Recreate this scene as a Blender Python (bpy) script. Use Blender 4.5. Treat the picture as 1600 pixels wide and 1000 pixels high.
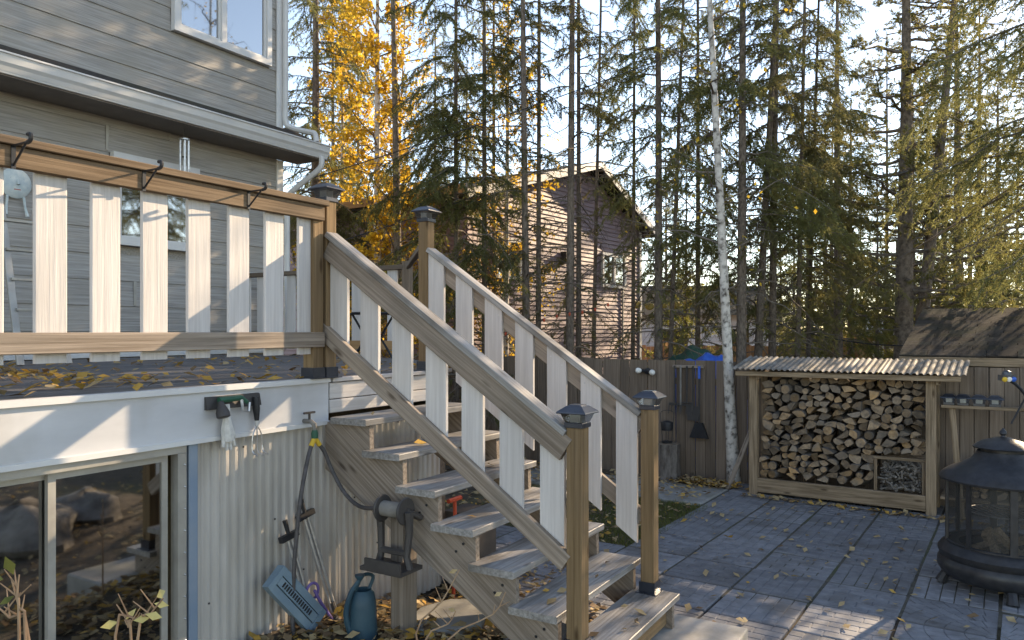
import bpy, math, random
import numpy as np
from mathutils import Vector, Matrix
random.seed(7); rng = np.random.default_rng(7)
for o in list(bpy.data.objects): bpy.data.objects.remove(o)
SC = bpy.context.scene; COL = SC.collection
R = math.radians
# ---------------------------------------------------------------- camera, sky, sun, exposure
F = 1176.0; HY = 517.0; CAMZ = 1.9            # focal in photo pixels, horizon row, eye height
cd = bpy.data.cameras.new('camera'); cam = bpy.data.objects.new('camera', cd); COL.objects.link(cam)
cam.location = (0, 0, CAMZ); cam.rotation_euler = (R(90), 0, 0)
cd.sensor_width = 36; cd.lens = 36*F/1600; cd.shift_y = 17/1600; cd.clip_end = 2000; cd.clip_start = .05
SC.camera = cam
SUN_AZ, SUN_EL = 48.0, 21.0                    # right of the view axis, above the horizon
w = bpy.data.worlds.new('World'); SC.world = w; w.use_nodes = True
nt = w.node_tree; sky = nt.nodes.new('ShaderNodeTexSky'); sky.sky_type = 'NISHITA'; sky.sun_disc = False
sky.sun_elevation = R(SUN_EL); sky.sun_rotation = R(SUN_AZ); sky.air_density = .8; sky.dust_density = .05; sky.ozone_density = 1.2
nt.links.new(sky.outputs[0], nt.nodes['Background'].inputs[0]); nt.nodes['Background'].inputs[1].default_value = .15
sd = bpy.data.lights.new('sun', 'SUN'); sd.energy = 3.3; sd.angle = R(.55); sd.color = (1, .88, .70)
sun = bpy.data.objects.new('sun', sd); COL.objects.link(sun)
sv = Vector((math.sin(R(SUN_AZ))*math.cos(R(SUN_EL)), math.cos(R(SUN_AZ))*math.cos(R(SUN_EL)), math.sin(R(SUN_EL))))
sun.rotation_euler = sv.to_track_quat('Z', 'Y').to_euler(); sun.location = sv*40
SC.view_settings.view_transform = 'Standard'; SC.view_settings.look = 'None'; SC.view_settings.gamma = 1
SC.view_settings.exposure = 1.8
SC.view_settings.use_white_balance = True; SC.view_settings.white_balance_temperature = 8300; SC.view_settings.white_balance_tint = 14
SC.render.engine = 'CYCLES'; SC.cycles.max_bounces = 5; SC.cycles.diffuse_bounces = 4; SC.cycles.transparent_max_bounces = 10
# ---------------------------------------------------------------- frames
D = Vector((.5142, .8577, 0)); E = Vector((.8577, -.5142, 0)); P0 = Vector((-1.209, 4.817, 0))
def H(s, t, z): return P0 + D*s + E*t + Vector((0, 0, z))          # house / deck / stairs frame
D2 = Vector((.559, .829, 0)); E2 = Vector((.829, -.559, 0)); Q0 = Vector((1.145, 7.09, 0))
def Q(a, b, z): return Q0 + E2*a + D2*b + Vector((0, 0, z))        # patio / fence frame
def px(x, y, Y): return Vector(((x-800)/F*Y, Y, CAMZ-(y-HY)/F*Y))
GZ = -.15
def sm(a, b, x):
    t = min(1, max(0, (x-a)/(b-a))); return t*t*(3-2*t)
def zg(x, y):
    v = Vector((x, y, 0))-P0; s = v.dot(D); t = v.dot(E)
    return GZ + .26*(1-sm(-.1, 1.3, s))*(1-sm(1.3, 2.4, t))*sm(-8, -4, s)
# ---------------------------------------------------------------- materials
def mat(name, c1, c2=None, sc=(6, 6, 6), rough=.7, bump=.0, bsc=None, rand=0., hue=None, metal=0., detail=6, knots=False, lo=.35, hi=.65, spec=.3, trans=None, stain=None, bdist=.004):
    m = bpy.data.materials.new(name); m.use_nodes = True; n = m.node_tree.nodes; L = m.node_tree.links
    b = n['Principled BSDF']; b.inputs['Roughness'].default_value = rough; b.inputs['Metallic'].default_value = metal
    b.inputs['Specular IOR Level'].default_value = spec
    tc = n.new('ShaderNodeTexCoord'); oi = n.new('ShaderNodeObjectInfo')
    off = n.new('ShaderNodeVectorMath'); off.operation = 'MULTIPLY_ADD'; off.inputs[1].default_value = (37, 53, 71)
    L.new(oi.outputs['Random'], off.inputs[0]); L.new(tc.outputs['Object'], off.inputs[2])
    mp = n.new('ShaderNodeMapping'); mp.inputs['Scale'].default_value = sc; L.new(off.outputs[0], mp.inputs[0])
    no = n.new('ShaderNodeTexNoise'); no.inputs['Scale'].default_value = 1; no.inputs['Detail'].default_value = detail; no.inputs['Roughness'].default_value = .62
    L.new(mp.outputs[0], no.inputs['Vector'])
    mr = n.new('ShaderNodeMapRange'); mr.inputs[1].default_value = lo; mr.inputs[2].default_value = hi; L.new(no.outputs[0], mr.inputs[0])
    mx = n.new('ShaderNodeMix'); mx.data_type = 'RGBA'; mx.inputs[6].default_value = (*c1, 1); mx.inputs[7].default_value = (*(c2 or c1), 1)
    L.new(mr.outputs[0], mx.inputs[0]); col = mx.outputs[2]
    if hue:                                     # a second tone picked per object
        m2 = n.new('ShaderNodeMix'); m2.data_type = 'RGBA'; m2.inputs[7].default_value = (*hue, 1)
        rr = n.new('ShaderNodeMath'); rr.operation = 'MULTIPLY'; rr.inputs[1].default_value = 7.31; L.new(oi.outputs['Random'], rr.inputs[0])
        fr = n.new('ShaderNodeMath'); fr.operation = 'FRACT'; L.new(rr.outputs[0], fr.inputs[0])
        f2 = n.new('ShaderNodeMath'); f2.operation = 'MULTIPLY'; f2.inputs[1].default_value = .8; L.new(fr.outputs[0], f2.inputs[0])
        L.new(f2.outputs[0], m2.inputs[0]); L.new(col, m2.inputs[6]); col = m2.outputs[2]
    if stain:                                   # big soft weathering patches
        n2 = n.new('ShaderNodeTexNoise'); n2.inputs['Scale'].default_value = stain[1] if not isinstance(stain[1], tuple) else 1; n2.inputs['Detail'].default_value = 4; 
        if isinstance(stain[1], tuple):
            n2.inputs['Scale'].default_value = 1; sp_ = n.new('ShaderNodeMapping'); sp_.inputs['Scale'].default_value = stain[1]; L.new(off.outputs[0], sp_.inputs[0]); L.new(sp_.outputs[0], n2.inputs['Vector'])
        else: L.new(off.outputs[0], n2.inputs['Vector'])
        r2 = n.new('ShaderNodeMapRange'); r2.inputs[1].default_value = .48; r2.inputs[2].default_value = .7; r2.inputs[4].default_value = stain[2]; L.new(n2.outputs[0], r2.inputs[0])
        m3 = n.new('ShaderNodeMix'); m3.data_type = 'RGBA'; m3.inputs[7].default_value = (*stain[0], 1); L.new(r2.outputs[0], m3.inputs[0]); L.new(col, m3.inputs[6]); col = m3.outputs[2]
    if knots:
        vm = n.new('ShaderNodeMapping'); vm.inputs['Scale'].default_value = (2.6, 9, 9); L.new(off.outputs[0], vm.inputs[0])
        vo = n.new('ShaderNodeTexVoronoi'); vo.inputs['Scale'].default_value = 1; L.new(vm.outputs[0], vo.inputs['Vector'])
        kr = n.new('ShaderNodeMapRange'); kr.inputs[1].default_value = .06; kr.inputs[2].default_value = .16; kr.inputs[3].default_value = .75; kr.inputs[4].default_value = 0; L.new(vo.outputs['Distance'], kr.inputs[0])
        m4 = n.new('ShaderNodeMix'); m4.data_type = 'RGBA'; m4.inputs[7].default_value = (c1[0]*.3, c1[1]*.25, c1[2]*.22, 1); L.new(kr.outputs[0], m4.inputs[0]); L.new(col, m4.inputs[6]); col = m4.outputs[2]
    if rand:
        hs = n.new('ShaderNodeHueSaturation'); rv = n.new('ShaderNodeMapRange'); rv.inputs[3].default_value = 1-rand; rv.inputs[4].default_value = 1+rand
        L.new(oi.outputs['Random'], rv.inputs[0]); L.new(rv.outputs[0], hs.inputs['Value']); L.new(col, hs.inputs['Color']); col = hs.outputs[0]
    L.new(col, b.inputs['Base Color'])
    if bump:
        bp = n.new('ShaderNodeBump'); bp.inputs['Strength'].default_value = bump; bp.inputs['Distance'].default_value = bdist
        if bsc:
            bm_ = n.new('ShaderNodeMapping'); bm_.inputs['Scale'].default_value = bsc; L.new(off.outputs[0], bm_.inputs[0])
            bn = n.new('ShaderNodeTexNoise'); bn.inputs['Scale'].default_value = 1; bn.inputs['Detail'].default_value = 5; L.new(bm_.outputs[0], bn.inputs['Vector']); L.new(bn.outputs[0], bp.inputs['Height'])
        else: L.new(no.outputs[0], bp.inputs['Height'])
        L.new(bp.outputs[0], b.inputs['Normal'])
    if trans:                                   # thin leaves let light through
        tr = n.new('ShaderNodeBsdfTranslucent'); ms = n.new('ShaderNodeMixShader'); ms.inputs[0].default_value = trans
        L.new(col, tr.inputs[0]); L.new(b.outputs[0], ms.inputs[1]); L.new(tr.outputs[0], ms.inputs[2]); L.new(ms.outputs[0], n['Material Output'].inputs[0])
    return m
M = {}
M['paint'] = mat('white_paint', (.50, .465, .445), (.60, .565, .54), (2, 60, 60), .65, .8, detail=9, rand=.05, stain=((.40, .37, .34), (1.5, 12, 12), .35), bdist=.003)
M['rail_wood'] = mat('rail_wood', (.12, .08, .05), (.25, .175, .115), (1.3, 60, 60), .8, .8, rand=.15, spec=.12, stain=((.13, .095, .07), (1.5, 8, 8), .6), detail=9, knots=True)
M['post_wood'] = mat('post_wood', (.155, .10, .053), (.28, .187, .104), (1.3, 60, 60), .8, .8, rand=.12, spec=.12, stain=((.15, .105, .07), (1.5, 8, 8), .55), detail=9, knots=True)
M['grey_wood'] = mat('grey_wood', (.17, .132, .102), (.33, .27, .22), (1.3, 60, 60), .75, .8, rand=.14, spec=.15, detail=9, knots=True, stain=((.15, .13, .11), 2.5, .5))
M['tread'] = mat('tread_wood', (.19, .178, .165), (.36, .345, .33), (1.2, 55, 55), .5, .8, detail=9, rand=.12, knots=True, stain=((.10, .085, .07), 3, .8), spec=.45)
M['deckboard'] = mat('deck_board', (.085, .08, .078), (.16, .15, .145), (1.5, 25, 25), .55, .5, rand=.2)
M['siding'] = mat('siding', (.26, .24, .22), (.41, .385, .355), (2, 60, 60), .7, .8, detail=9, rand=.07, stain=((.33, .29, .235), 2.0, .4), bdist=.003)
M['trim'] = mat('white_trim', (.55, .54, .53), (.64, .63, .62), (3, 3, 3), .45, rand=.03, stain=((.55, .54, .5), 3, .35))
M['fascia'] = mat('white_fascia', (.47, .47, .48), (.56, .56, .57), (1.5, 1.5, 5), .42, .15, stain=((.36, .34, .31), (3, 3, 1.2), .6))
M['corr'] = mat('corrugated_beige', (.40, .37, .335), (.49, .455, .415), (5, 5, 1.2), .5, .15, stain=((.27, .235, .185), (4, 4, 1.2), .6), metal=.0, spec=.5)
M['galv'] = mat('galvanised', (.15, .14, .125), (.27, .255, .235), (5, 5, 5), .7, .2, spec=.1, metal=.1, stain=((.17, .13, .09), 4, .7))
M['soffit'] = mat('soffit', (.17, .14, .12), (.21, .18, .155), (3, 3, 3), .6)
M['bluetrim'] = mat('blue_strip', (.17, .235, .31), (.21, .275, .35), (3, 3, 3), .5, stain=((.3, .33, .36), 4, .4))
M['alu'] = mat('aluminium', (.30, .28, .25), (.4, .38, .34), (4, 4, 4), .45, metal=.3)
M['shingle'] = mat('shingle', (.032, .027, .024), (.062, .053, .046), (25, 25, 25), .95, .6, rand=.3, stain=((.06, .065, .03), 1.2, .4), spec=.1)
M['black'] = mat('black_metal', (.018, .018, .02), (.03, .03, .033), (8, 8, 8), .45, .1)
M['plastic'] = mat('dark_plastic', (.05, .045, .043), (.07, .062, .058), (9, 9, 9), .5, .1)
M['rubber'] = mat('hose_rubber', (.06, .055, .055), (.095, .085, .085), (9, 9, 30), .55, .1)
M['can'] = mat('can_green', (.022, .06, .085), (.035, .08, .105), (6, 6, 6), .42, .1)
M['bluegrey'] = mat('bluegrey_plastic', (.14, .21, .26), (.19, .265, .31), (6, 6, 6), .5, .1)
M['steel'] = mat('steel', (.45, .45, .46), (.6, .6, .6), (8, 8, 30), .35, metal=.8)
M['yellow'] = mat('yellow_plastic', (.6, .38, .04), (.7, .45, .06), (8, 8, 8), .5)
M['green'] = mat('green_plastic', (.02, .09, .055), (.03, .11, .07), (8, 8, 8), .5)
M['purple'] = mat('purple_plastic', (.16, .11, .32), (.2, .14, .36), (8, 8, 8), .5)
M['red'] = mat('red_plastic', (.45, .06, .03), (.5, .09, .04), (8, 8, 8), .5)
M['glove'] = mat('glove_fabric', (.5, .48, .45), (.62, .6, .56), (40, 40, 40), .9, .4)
M['fence'] = mat('fence_wood', (.125, .09, .066), (.2, .15, .112), (1.4, 50, 50), .75, .5, rand=.22)
M['cedar'] = mat('cedar_fence', (.36, .2, .09), (.46, .27, .13), (1.2, 20, 20), .7, rand=.15)
M['shed_wood'] = mat('shed_wood', (.15, .105, .065), (.35, .255, .17), (2.4, 50, 50), .8, .7, detail=9, spec=.12, rand=.1, knots=True)
M['end'] = mat('log_end', (.12, .08, .048), (.33, .225, .135), (22, 22, 22), .9, .9, rand=.55, hue=(.17, .145, .12), stain=((.42, .24, .10), 3, .65), bdist=.012)
M['bark'] = mat('log_bark', (.075, .06, .05), (.19, .165, .145), (18, 18, 6), .9, .9, rand=.3, bdist=.01)
M['paver'] = mat('paver', (.15, .15, .16), (.23, .23, .24), (9, 9, 9), .72, .5, rand=.2, stain=((.11, .10, .09), 2.5, .7), spec=.35)
M['concrete'] = mat('concrete', (.25, .24, .22), (.36, .345, .32), (6, 6, 6), .85, .5, stain=((.2, .2, .14), 2.5, .6))
M['rock'] = mat('rock', (.15, .13, .11), (.3, .27, .235), (5, 5, 5), .85, .9, bdist=.03)
M['soil'] = mat('soil', (.055, .042, .03), (.13, .1, .07), (7, 7, 7), .95, .9, bdist=.03, stain=((.14, .13, .05), .8, .7))
M['trunk'] = mat('spruce_bark', (.085, .066, .053), (.22, .175, .14), (3, 3, 14), .92, 1, rand=.18, bdist=.02)
M['birch'] = mat('birch_bark', (.46, .42, .37), (.62, .58, .53), (.9, .9, 9), .7, .5, stain=((.07, .055, .045), (1.1, 1.1, 15), 1.))
M['twig'] = mat('twig', (.10, .08, .065), (.20, .165, .13), (9, 9, 9), .9)
M['needle'] = mat('spruce_needle', (.14, .155, .058), (.21, .215, .075), (2.2, 2.2, 2.2), .6, rand=.25, hue=(.18, .15, .065), trans=.58)
M['needle2'] = mat('pine_needle', (.16, .165, .055), (.30, .27, .085), (1.8, 1.8, 1.8), .6, rand=.25, hue=(.25, .21, .07), trans=.6)
M['gold'] = mat('golden_leaf', (.50, .27, .03), (.82, .58, .08), (7, 7, 7), .6, trans=.6)
M['olive'] = mat('olive_leaf', (.19, .19, .045), (.32, .29, .07), (3, 3, 3), .6, trans=.6)
M['leaf1'] = mat('fallen_leaf_tan', (.34, .23, .11), (.5, .37, .2), (9, 9, 9), .8, trans=.2)
M['leaf2'] = mat('fallen_leaf_gold', (.5, .27, .05), (.62, .37, .09), (9, 9, 9), .75, trans=.25)
M['leaf3'] = mat('fallen_leaf_brown', (.15, .09, .045), (.25, .16, .085), (9, 9, 9), .85, trans=.1)
M['grass'] = mat('grass', (.09, .115, .03), (.18, .18, .05), (5, 5, 5), .7, trans=.35)
M['mauve'] = mat('mauve_siding', (.24, .16, .172), (.30, .21, .218), (1, 1, 9), .6, .2)
M['whitehouse'] = mat('white_siding', (.6, .6, .6), (.68, .68, .68), (1, 1, 9), .6)
M['tarp'] = mat('blue_tarp', (.015, .09, .42), (.03, .14, .55), (5, 5, 5), .4, .5, bsc=(7, 7, 7), bdist=.04)
M['tarpg'] = mat('green_tarp', (.03, .085, .065), (.05, .12, .09), (5, 5, 5), .5, .5, bsc=(7, 7, 7), bdist=.04)
M['navy'] = mat('cap_metal', (.03, .034, .045), (.05, .055, .07), (8, 8, 8), .28, metal=.3, spec=.6)
M['moon'] = mat('painted_clay', (.42, .5, .52), (.6, .64, .62), (14, 14, 14), .6)
M['bulb'] = mat('bulb_white', (.75, .73, .68), (.8, .78, .72), (8, 8, 8), .3)
M['lantern'] = mat('lantern_yellow', (.6, .5, .18), (.7, .6, .25), (8, 8, 8), .5, trans=.4)
M['iron'] = mat('cast_iron', (.028, .029, .032), (.05, .05, .054), (14, 14, 14), .42, .25, metal=.4, stain=((.07, .06, .05), 4, .4))
M['kindling'] = mat('kindling', (.09, .08, .07), (.30, .26, .22), (14, 14, 14), .85)
M['stem'] = mat('red_stem', (.25, .15, .09), (.36, .24, .15), (9, 9, 9), .7)
def glass(name, tint, rough=.02, alpha=.75, spec=.5):
    m = bpy.data.materials.new(name); m.use_nodes = True; n = m.node_tree.nodes; L = m.node_tree.links
    tr = n.new('ShaderNodeBsdfTransparent'); tr.inputs[0].default_value = (*tint, 1)
    gl = n.new('ShaderNodeBsdfGlossy'); gl.inputs['Roughness'].default_value = rough
    fr = n.new('ShaderNodeFresnel'); fr.inputs[0].default_value = 1.5
    ad = n.new('ShaderNodeMath'); ad.operation = 'MULTIPLY_ADD'; ad.inputs[1].default_value = 1; ad.inputs[2].default_value = spec; ad.use_clamp = True
    L.new(fr.outputs[0], ad.inputs[0])
    ms = n.new('ShaderNodeMixShader'); L.new(ad.outputs[0], ms.inputs[0]); L.new(tr.outputs[0], ms.inputs[1]); L.new(gl.outputs[0], ms.inputs[2])
    L.new(ms.outputs[0], n['Material Output'].inputs[0]); return m
M['pane'] = glass('window_glass', (.25, .27, .28), .03, spec=.36)
M['lens'] = glass('cap_lens', (.75, .78, .8), .25, spec=.25)
def screen():
    m = bpy.data.materials.new('wire_screen'); m.use_nodes = True; n = m.node_tree.nodes; L = m.node_tree.links
    b = n['Principled BSDF']; b.inputs['Base Color'].default_value = (.03, .03, .03, 1); b.inputs['Roughness'].default_value = .5
    tr = n.new('ShaderNodeBsdfTransparent'); ms = n.new('ShaderNodeMixShader'); ms.inputs[0].default_value = .5
    L.new(tr.outputs[0], ms.inputs[1]); L.new(b.outputs[0], ms.inputs[2]); L.new(ms.outputs[0], n['Material Output'].inputs[0]); return m
M['screen'] = screen()
# ---------------------------------------------------------------- object helpers
WM = {}
def link(name, data, parent=None, mw=None):
    o = bpy.data.objects.new(name, data); COL.objects.link(o)
    mw = mw or Matrix.Identity(4)
    o.matrix_basis = mw; WM[o.name] = mw
    if parent:
        o.parent = parent; o.matrix_parent_inverse = WM[parent.name].inverted()
    return o
def tag(o, label=None, cat=None, group=None, kind=None):
    if label: o['label'] = label
    if cat: o['category'] = cat
    if group: o['group'] = group
    if kind: o['kind'] = kind
    return o
def thing(name, label, cat, loc, group=None):
    return tag(link(name, None, None, Matrix.Translation(loc)), label, cat, group)
def mesh_np(name, V, F_, mats, mi=None, smooth=False):
    me = bpy.data.meshes.new(name); me.from_pydata([tuple(v) for v in V], [], [tuple(f) for f in F_])
    for m in mats: me.materials.append(m)
    if mi is not None: me.polygons.foreach_set('material_index', np.array(mi, dtype=np.int32))
    if smooth: me.polygons.foreach_set('use_smooth', np.ones(len(me.polygons), dtype=bool))
    me.update(); return me
CACHE = {}
def bmesh_board(L, w, h, m, c=.004):
    k = (round(L, 3), round(w, 3), round(h, 3), m.name)
    if k not in CACHE:
        c = min(c, w*.2, h*.2); a, b = w/2, h/2
        ring = [(-a+c, -b), (a-c, -b), (a, -b+c), (a, b-c), (a-c, b), (-a+c, b), (-a, b-c), (-a, -b+c)]
        V = [(0, y, z) for y, z in ring]+[(L, y, z) for y, z in ring]
        Fs = [(i, (i+1) % 8, 8+(i+1) % 8, 8+i) for i in range(8)]+[tuple(range(7, -1, -1)), tuple(range(8, 16))]
        CACHE[k] = mesh_np('board', V, Fs, [m])
    return CACHE[k]
def axes(p0, p1, up):
    x = (p1-p0).normalized(); z = (up-x*up.dot(x)).normalized(); y = z.cross(x)
    return Matrix(((x.x, y.x, z.x, p0.x), (x.y, y.y, z.y, p0.y), (x.z, y.z, z.z, p0.z), (0, 0, 0, 1)))
ZU = Vector((0, 0, 1))
def board(name, m, parent, p0, p1, w, h, up=ZU):                   # w across, h along up
    p0, p1 = Vector(p0), Vector(p1)
    return link(name, bmesh_board((p1-p0).length, w, h, m), parent, axes(p0, p1, Vector(up)))
class MB:
    def __init__(self): self.V = []; self.F = []; self.mi = []
    def add(self, V, Fs, mi=0):
        o = len(self.V); self.V += [Vector(v) for v in V]; self.F += [tuple(i+o for i in f) for f in Fs]; self.mi += [mi]*len(Fs); return self
    def box(self, c, sx, sy, sz, X=Vector((1, 0, 0)), Y=None, Z=None, mi=0):
        X = Vector(X).normalized(); Z = Vector(Z).normalized() if Z else ZU; Y = Vector(Y) if Y else Z.cross(X); c = Vector(c)
        V = [c+X*(i*sx/2)+Y*(j*sy/2)+Z*(k*sz/2) for k in (-1, 1) for j in (-1, 1) for i in (-1, 1)]
        return self.add(V, [(0, 2, 3, 1), (4, 5, 7, 6), (0, 1, 5, 4), (2, 6, 7, 3), (0, 4, 6, 2), (1, 3, 7, 5)], mi)
    def tube(self, pts, r, n=8, mi=0, cap=True):
        pts = [Vector(p) for p in pts]; k = len(pts); rs = r if isinstance(r, (list, tuple)) else [r]*k
        V = []; prev = None
        for i, p in enumerate(pts):
            t = (pts[min(i+1, k-1)]-pts[max(i-1, 0)]).normalized()
            a = prev if prev is not None else (Vector((0, 0, 1)) if abs(t.z) < .9 else Vector((1, 0, 0)))
            a = (a-t*a.dot(t)).normalized(); prev = a; b = t.cross(a)
            V += [p+(a*math.cos(2*math.pi*j/n)+b*math.sin(2*math.pi*j/n))*rs[i] for j in range(n)]
        Fs = [(i*n+j, i*n+(j+1) % n, (i+1)*n+(j+1) % n, (i+1)*n+j) for i in range(k-1) for j in range(n)]
        if cap: Fs += [tuple(range(n-1, -1, -1)), tuple((k-1)*n+j for j in range(n))]
        return self.add(V, Fs, mi)
    def lathe(self, prof, c, n=24, A=ZU, mi=0, sq=None, cap=True):
        A = Vector(A).normalized(); x = (Vector((1, 0, 0)) if abs(A.z) > .7 else ZU); x = (x-A*x.dot(A)).normalized(); y = A.cross(x); c = Vector(c)
        V = [c+A*h+(x*math.cos(2*math.pi*j/n)+y*math.sin(2*math.pi*j/n))*r for r, h in prof for j in range(n)]
        k = len(prof); Fs = [(i*n+j, i*n+(j+1) % n, (i+1)*n+(j+1) % n, (i+1)*n+j) for i in range(k-1) for j in range(n)]
        if cap: Fs += [tuple(range(n-1, -1, -1)), tuple((k-1)*n+j for j in range(n))]
        return self.add(V, Fs, mi)
    def prism(self, poly, vec, mi=0):
        n = len(poly); vec = Vector(vec); V = [Vector(p) for p in poly]; V += [v+vec for v in V]
        return self.add(V, [tuple(range(n-1, -1, -1)), tuple(range(n, 2*n))]+[(i, (i+1) % n, n+(i+1) % n, n+i) for i in range(n)], mi)
    def build(self, name, m, parent=None, smooth=False, origin=None, frame=None):
        if frame is not None:
            inv = frame.inverted(); return link(name, mesh_np(name, [inv @ v for v in self.V], self.F, m if isinstance(m, list) else [m]), parent, frame)
        ms = m if isinstance(m, list) else [m]
        if origin is None:
            a = np.array([tuple(v) for v in self.V]); lo, hi = a.min(0), a.max(0); origin = Vector(((lo[0]+hi[0])/2, (lo[1]+hi[1])/2, lo[2]))
        me = mesh_np(name, [v-origin for v in self.V], self.F, ms, self.mi if len(ms) > 1 else None, smooth)
        if smooth:
            try: me.set_sharp_from_angle(angle=R(40))
            except Exception: pass
        return link(name, me, parent, Matrix.Translation(origin))
def bez(pts, n=24):                             # smooth path through points (Catmull-Rom)
    P = [Vector(p) for p in pts]; P = [P[0]*2-P[1]]+P+[P[-1]*2-P[-2]]; out = []
    for i in range(1, len(P)-2):
        k = max(3, n//(len(P)-3))
        for j in range(k):
            t = j/k; out.append(.5*((2*P[i])+(P[i+1]-P[i-1])*t+(2*P[i-1]-5*P[i]+4*P[i+1]-P[i+2])*t*t+(3*P[i]-P[i-1]-3*P[i+1]+P[i+2])*t**3))
    return out+[P[-2]]
# ================================================================ SETTING
# ground: fine near, coarse out to the horizon
xs = sorted(set(list(np.arange(-8, 14, .4))+[-600, -300, -150, -80, -40, -20, -12, 18, 25, 40, 80, 150, 300, 600]))
ys = sorted(set(list(np.arange(-4, 16, .4))+[-300, -100, -40, -15, -8, 20, 26, 35, 50, 80, 150, 300, 900]))
V = [(x, y, zg(x, y)-(.0 if y < 12 else .0)) for y in ys for x in xs]; nx = len(xs)
Fs = [(j*nx+i, j*nx+i+1, (j+1)*nx+i+1, (j+1)*nx+i) for j in range(len(ys)-1) for i in range(nx-1)]
tag(link('ground', mesh_np('ground', V, Fs, [M['soil']], smooth=True)), kind='structure')
# patio: 0.59 m slabs, each moulded as running-bond bricks
patio = tag(link('patio', None, None, Matrix.Translation(Q(1, 0, GZ))), kind='structure')
def slab_mesh(rot, ring=False):
    S = .568; b = MB(); b.box((0, 0, .008), S, S, .016)
    g = .0055
    if not ring:
        for r in range(6):
            y0 = -S/2+r*S/6; cuts = [-S/2, -S/6, S/6, S/2] if r % 2 == 0 else [-S/2, -S/3, 0, S/3, S/2]
            for c0, c1 in zip(cuts[:-1], cuts[1:]):
                X0, X1, Y0, Y1 = c0+g/2, c1-g/2, y0+g/2, y0+S/6-g/2; k = .004
                b.add([(X0, Y0, .016), (X1, Y0, .016), (X1, Y1, .016), (X0, Y1, .016), (X0+k, Y0+k, .022), (X1-k, Y0+k, .022), (X1-k, Y1-k, .022), (X0+k, Y1-k, .022)],
                      [(4, 5, 6, 7), (0, 1, 5, 4), (1, 2, 6, 5), (2, 3, 7, 6), (3, 0, 4, 7)])
    else:                                        # quarter-circle pattern: rings of setts round one corner
        for i in range(6):
            r0, r1 = .06+i*.12, .06+(i+1)*.12-g; n = max(3, int(3+2.2*i))
            for j in range(n):
                a0, a1 = (j+.04)*math.pi/2/n, (j+.96)*math.pi/2/n
                pts = [(r0, a0), (r1, a0), (r1, (a0+a1)/2), (r1, a1), (r0, a1), (r0, (a0+a1)/2)]
                P = [(min(S/2-.004, -S/2+r*math.cos(a)), min(S/2-.004, -S/2+r*math.sin(a))) for r, a in pts]
                if sum(p[0] for p in P)/6 > S/2-.03 or sum(p[1] for p in P)/6 > S/2-.03: continue
                b.add([(x, y, .016) for x, y in P]+[(x, y, .022) for x, y in P], [(6, 7, 8, 9, 10, 11)]+[(q, (q+1) % 6, 6+(q+1) % 6, 6+q) for q in range(6)])
    c, s = math.cos(rot), math.sin(rot)
    V = [(v.x*c-v.y*s, v.x*s+v.y*c, v.z) for v in b.V]
    return mesh_np('slab', V, b.F, [M['paver']])
M['sand'] = mat('joint_sand', (.06, .055, .045), (.12, .105, .08), (14, 14, 14), .95, .6, stain=((.06, .075, .025), 1.5, .7))
b = MB(); b.prism([Q(-3, -2.0, -.149), Q(5.3, .3, -.149), Q(5.3, 3.45, -.149), Q(-.05, 3.45, -.149), Q(-.05, -.04, -.149), Q(-3, -.04, -.149)], (0, 0, .017)); b.build('joint_sand', M['sand'], patio)
slabs = [slab_mesh(0), slab_mesh(math.pi/2)]; rings = [slab_mesh(k*math.pi/2, True) for k in range(4)]
angE2 = math.atan2(E2.y, E2.x)
for i in range(-5, 9):
    for j in range(-8, 6):
        a, b_ = -.05+.59*(i+.5), -.04+.59*(j+.5)
        if i < 0 and j >= 0: continue
        p = Q(a, b_, -.146); v = p-P0; s, t = v.dot(D), v.dot(E)
        if (s < 1.5 and t < 1.4) or s < -.4 or p.y < 4.3: continue
        k = (p.x-3.75)**2+(p.y-6.0)**2
        ri = None
        if i in (4, 5) and j in (-2, -1): ri = {(4, -2): 2-1+0, (5, -2): 0, (4, -1): 3-1+0, (5, -1): 3}[(i, j)] if False else {(4, -2): 2, (5, -2): 3, (4, -1): 1, (5, -1): 0}[(i, j)]
        me = rings[ri] if ri is not None else slabs[random.random() < .45]
        mw = Matrix.Translation(p+Vector((0, 0, random.uniform(-.004, .004)))) @ Matrix.Rotation(angE2+random.uniform(-.012, .012), 4, 'Z') @ Matrix.Rotation(random.uniform(-.006, .006), 4, 'X')
        link('paver_slab', me, patio, mw)
# concrete landing below the stairs and path by the fence, flagstones
def slab(name, pts, z, th, m=M['concrete']):
    b = MB(); c = sum((Vector(p) for p in pts), Vector())/len(pts)
    top = [Vector((p[0], p[1], z)) for p in pts]; inn = [c.lerp(v, .985) for v in top]
    for v in inn: v.z = z
    n = len(pts); lowr = [v-Vector((0, 0, .012)) for v in top]; bot = [v-Vector((0, 0, th)) for v in top]
    b.add(inn+lowr+bot, [tuple(range(n))]+[(n+i, n+(i+1) % n, (i+1) % n, i) for i in range(n)]+[(2*n+i, 2*n+(i+1) % n, n+(i+1) % n, n+i) for i in range(n)])
    return b.build(name, m)
tag(slab('landing_slab', [H(-.3, 1.62, 0), H(-.3, 2.35, 0), H(1.32, 2.35, 0), H(1.32, 1.62, 0)], .03, .22), kind='structure')
tag(slab('path_slab', [Q(-3.2, 2.0, 0), Q(-.07, 2.0, 0), Q(-.07, 3.0, 0), Q(-3.2, 3.0, 0)], -.118, .1), kind='structure')
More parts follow.
